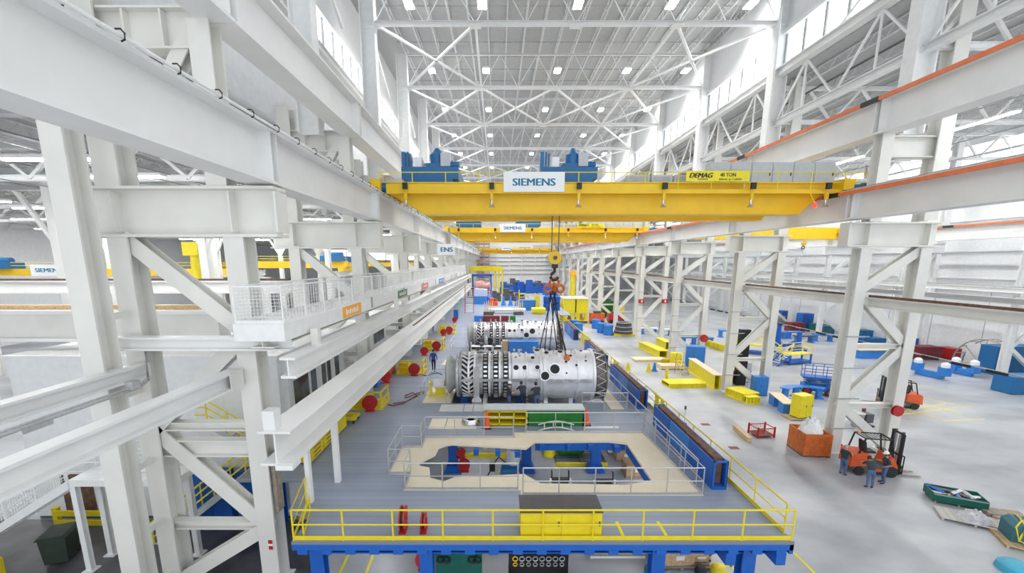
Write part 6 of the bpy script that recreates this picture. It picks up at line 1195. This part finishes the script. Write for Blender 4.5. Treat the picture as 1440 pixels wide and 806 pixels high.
# ---------------------------------------------------------------- people
def person(label, loc, rz, J, shirt='shirt', pants='jeans', sleeves=.55, hat=None, hair='hair', head_turn=0, head_tilt=0, h=1.0):
    """Faces local +y. J overrides joints; one continuous skinned body, fingers and face included."""
    P = dict(pelvis=(0, 0, .95), waist=(0, .01, 1.1), chest=(0, .0, 1.32), neck=(0, -.01, 1.48), skull=(0, .03, 1.60),
             hipL=(-.10, 0, .90), kneeL=(-.11, .03, .50), ankleL=(-.11, -.02, .09), toeL=(-.13, .17, .035),
             hipR=(.10, 0, .90), kneeR=(.11, .03, .50), ankleR=(.11, -.02, .09), toeR=(.13, .17, .035),
             shL=(-.18, -.01, 1.42), elL=(-.25, -.03, 1.14), wrL=(-.25, .08, .90), haL=(-.245, .12, .83),
             shR=(.18, -.01, 1.42), elR=(.25, -.03, 1.14), wrR=(.25, .08, .90), haR=(.245, .12, .83))
    P.update(J); R = dict(pelvis=.145, waist=.135, chest=.16, neck=.062, skull=.06, hipL=.095, kneeL=.065, ankleL=.048, toeL=.038, shL=.075, elL=.048, wrL=.033, haL=.036)
    R.update({k[:-1] + 'R': v for k, v in list(R.items()) if k.endswith('L')})
    names = list(P); idx = {n: i for i, n in enumerate(names)}
    E = [('pelvis', 'waist'), ('waist', 'chest'), ('chest', 'neck'), ('neck', 'skull')]
    for s in 'LR': E += [('pelvis', 'hip' + s), ('hip' + s, 'knee' + s), ('knee' + s, 'ankle' + s), ('ankle' + s, 'toe' + s), ('chest', 'sh' + s), ('sh' + s, 'el' + s), ('el' + s, 'wr' + s), ('wr' + s, 'ha' + s)]
    me = bpy.data.meshes.new('tmp'); me.from_pydata([P[n] for n in names], [(idx[a], idx[b]) for a, b in E], [])
    o = bpy.data.objects.new('tmp', me); COL.objects.link(o); sk = o.modifiers.new('skin', 'SKIN'); sb_ = o.modifiers.new('sub', 'SUBSURF'); sb_.levels = sb_.render_levels = 1
    for i, n in enumerate(names):
        v = me.skin_vertices[0].data[i]; k = R[n]; v.radius = (k * (1.2 if n in ('pelvis', 'waist', 'chest') else 1), k * (.8 if n in ('pelvis', 'waist', 'chest') else 1)); v.use_root = n == 'pelvis'
    ev = bpy.data.meshes.new_from_object(o.evaluated_get(bpy.context.evaluated_depsgraph_get()))
    bpy.data.objects.remove(o); b = MB(); seg = [(Vector(P[a]), Vector(P[c]), a, c) for a, c in E]
    def which(p):
        best = None
        for a, c, na, nc in seg:
            d = c - a; t = max(0, min(1, (p - a).dot(d) / max(d.dot(d), 1e-9))); q = (p - a - d * t).length - R[na] * (1 - t) - R[nc] * t
            if best is None or q < best[0]: best = (q, na, nc, t)
        _, na, nc, t = best
        if na.startswith('ankle'): return 3
        if na.startswith('knee'): return 3 if t > .93 else 2
        if na.startswith('hip') or nc.startswith('hip') : return 2
        if na == 'pelvis': return 2 if t < .35 else 1
        if na.startswith('sh'): return 1 if t < sleeves * 1.6 else 0
        if na.startswith('el'): return 1 if sleeves > .9 else 0
        if na.startswith('wr') or na == 'neck' : return 0
        return 1
    vs = [v.co.copy() for v in ev.vertices]; b.v = [tuple(v) for v in vs]
    for p in ev.polygons:
        b.f.append(tuple(p.vertices)); b.mi.append(which(sum((vs[i] for i in p.vertices), Vector()) / len(p.vertices)))
    # head with nose, chin, ears, eyes and mouth
    hc = Vector(P['skull']) + Vector((0, .02, .07)); HR = Matrix.Translation(hc) @ Matrix.Rotation(head_turn, 4, 'Z') @ Matrix.Rotation(head_tilt, 4, 'X')
    def put(n0): b.v[n0:] = [tuple(HR @ Vector(p)) for p in b.v[n0:]]
    n0 = len(b.v); b.k = 0; rows = 11; cols = 16; hv = []; hf = []
    for j in range(rows):
        a = math.pi * j / (rows - 1)
        for i in range(cols):
            t = 6.2832 * i / cols; x = math.sin(a) * math.cos(t) * .076; y = math.sin(a) * math.sin(t) * .096; z = math.cos(a) * .122
            if z < 0: x *= 1 + z * 2.2; y *= 1 + z * .9
            if y > .06 and abs(x) < .03 and -.035 < z < .02: y += .022 * (1 - abs(x) / .03)
            hv.append((x, y, z))
    hf = [(j * cols + i, j * cols + (i + 1) % cols, (j + 1) * cols + (i + 1) % cols, (j + 1) * cols + i) for j in range(rows - 1) for i in range(cols)]
    b.add(hv, hf)
    for s in (-1, 1): b.lathe([(0, -.012), (.026, -.006), (.026, .006), (0, .012)], (s * .076, -.005, -.005), 'X', 8)
    b.k = 4
    for s in (-1, 1): b.lathe([(0, -.006), (.011, 0), (0, .008)], (s * .03, .086, .012), 'Y', 8)
    b.bx(-.024, .024, .078, .088, -.066, -.058); put(n0)
    # five unequal, curled fingers per hand
    b.k = 0
    for s in 'LR':
        w = Vector(P['wr' + s]); hnd = Vector(P['ha' + s]); d = (hnd - w).normalized(); sd = 1 if s == 'L' else -1
        fw = Vector((0, 1, 0)); fw = (fw - d * fw.dot(d)); fw = fw.normalized() if fw.length > .1 else Vector((1, 0, 0)); nrm = d.cross(fw) * sd * (-1)
        for k, ln in enumerate((.075, .085, .08, .062)):
            p0 = hnd + fw * (.030 - .02 * k) - d * .01; p1 = p0 + d * ln * .5; p2 = p1 + (d * .7 + nrm * .5).normalized() * ln * .3; p3 = p2 + (d * .3 + nrm).normalized() * ln * .25
            b.path([p0, p1, p2, p3], .0095, 5)
        p0 = w + d * .03 + fw * .02; b.path([p0, p0 + fw * .035 + d * .02, p0 + fw * .045 + d * .055], .011, 5)
    o = solo('person', label, 'person', b, ['skin', shirt, pants, 'dark', 'hair'], loc, rz); o.scale = (h, h, h)
    def cap(prof, m, nm):
        q = MB(); q.lathe(prof, (0, -.008, 0), 'Z', 18)
        if nm == 'hard_hat': q.slab([(.115 * math.cos(t), .125 * math.sin(t) + (.035 if math.sin(t) > .2 else 0)) for t in [6.2832 * i / 18 for i in range(18)]], .038, .05)
        if nm == 'hair': q.v = [(x * .98, y * 1.2 - .012, z - max(0, y) * .25) for x, y, z in q.v]
        q.v = [tuple(HR @ Vector(p)) for p in q.v]; part(o, nm, q, m)
    cap([(.083, -.06), (.088, .02), (.078, .085), (.045, .118), (0, .13)], hair, 'hair')
    if hat: cap([(.108, .04), (.108, .075), (.09, .125), (.05, .155), (0, .163)], hat, 'hard_hat')
    return o
arms_fwd = dict(elL=(-.26, .1, 1.16), wrL=(-.16, .3, 1.2), haL=(-.13, .38, 1.22), elR=(.26, .1, 1.16), wrR=(.16, .3, 1.2), haR=(.13, .38, 1.22))
hip_hand = dict(elL=(-.36, -.08, 1.18), wrL=(-.2, .08, 1.03), haL=(-.15, .12, 1.0))
lean = dict(waist=(0, .06, 1.09), chest=(0, .22, 1.27), neck=(0, .35, 1.36), skull=(0, .45, 1.42), shL=(-.18, .26, 1.34), shR=(.18, .26, 1.34), elL=(-.26, .45, 1.15), wrL=(-.18, .68, 1.12), haL=(-.15, .76, 1.13), elR=(.26, .45, 1.15), wrR=(.18, .68, 1.12), haR=(.15, .76, 1.13))
walk = dict(kneeL=(-.1, .16, .52), ankleL=(-.1, .12, .12), toeL=(-.11, .3, .05), kneeR=(.1, -.03, .5), ankleR=(.1, -.2, .1), toeR=(.11, -.03, .035), elL=(-.25, -.1, 1.15), wrL=(-.24, -.12, .9), haL=(-.24, -.11, .82), elR=(.26, .02, 1.15), wrR=(.25, .2, .95), haR=(.245, .25, .88))
P2 = lambda u, v, z=0: (*fl(u, v, z), z)
person('grey-haired worker in dark shirt and jeans at the rear of the near forklift', P2(1184, 668), -1.2, arms_fwd, hair='greysteel', head_tilt=-.2)
person('worker in dark shirt and jeans leaning in to the near forklift with back turned', P2(1222, 687), -.35, lean, head_tilt=-.5)
person('worker with white hard hat and hand on hip beside the near forklift', P2(1241, 680), 1.15, dict(hip_hand, elR=(.27, .06, 1.16), wrR=(.18, .26, 1.22), haR=(.15, .33, 1.25)), hat='hat', head_tilt=-.15)
person('worker in blue coverall walking away along the grey deck aisle', P2(610, 523, ZD), 0, walk, 'shirt2', 'darkpants', sleeves=1.0)
person('worker with white hard hat standing at the nearest turbine facing right', (.42, 22.5, ZD), -1.35, dict(arms_fwd), hat='hat')
person('worker in dark clothes bent toward the nearest turbine, in the middle of three', (1.25, 22.75, ZD), .2, lean, pants='darkpants', head_tilt=-.4)
person('worker in dark shirt and cap reaching to the turbine port, right of three', (2.0, 22.4, ZD), .3, dict(lean, waist=(0, .02, 1.1), chest=(0, .07, 1.32), neck=(0, .12, 1.46), skull=(0, .2, 1.57), shL=(-.18, .1, 1.42), shR=(.18, .1, 1.42), elL=(-.26, .3, 1.25), wrL=(-.18, .5, 1.3), haL=(-.15, .58, 1.32), elR=(.26, .3, 1.25), wrR=(.18, .5, 1.3), haR=(.15, .58, 1.32)))
for i, (u, v, pz) in enumerate(((679, 491, lean), (690, 491, arms_fwd), (711, 489, lean))):
    x, y = fl(u, v, ZD); person('dark-clad worker at the second turbine, %s from the left' % ORD[i], (x, 37.85, ZD), (.2, -.6, .5)[i], pz, 'shirt', 'darkpants', hair='hair')
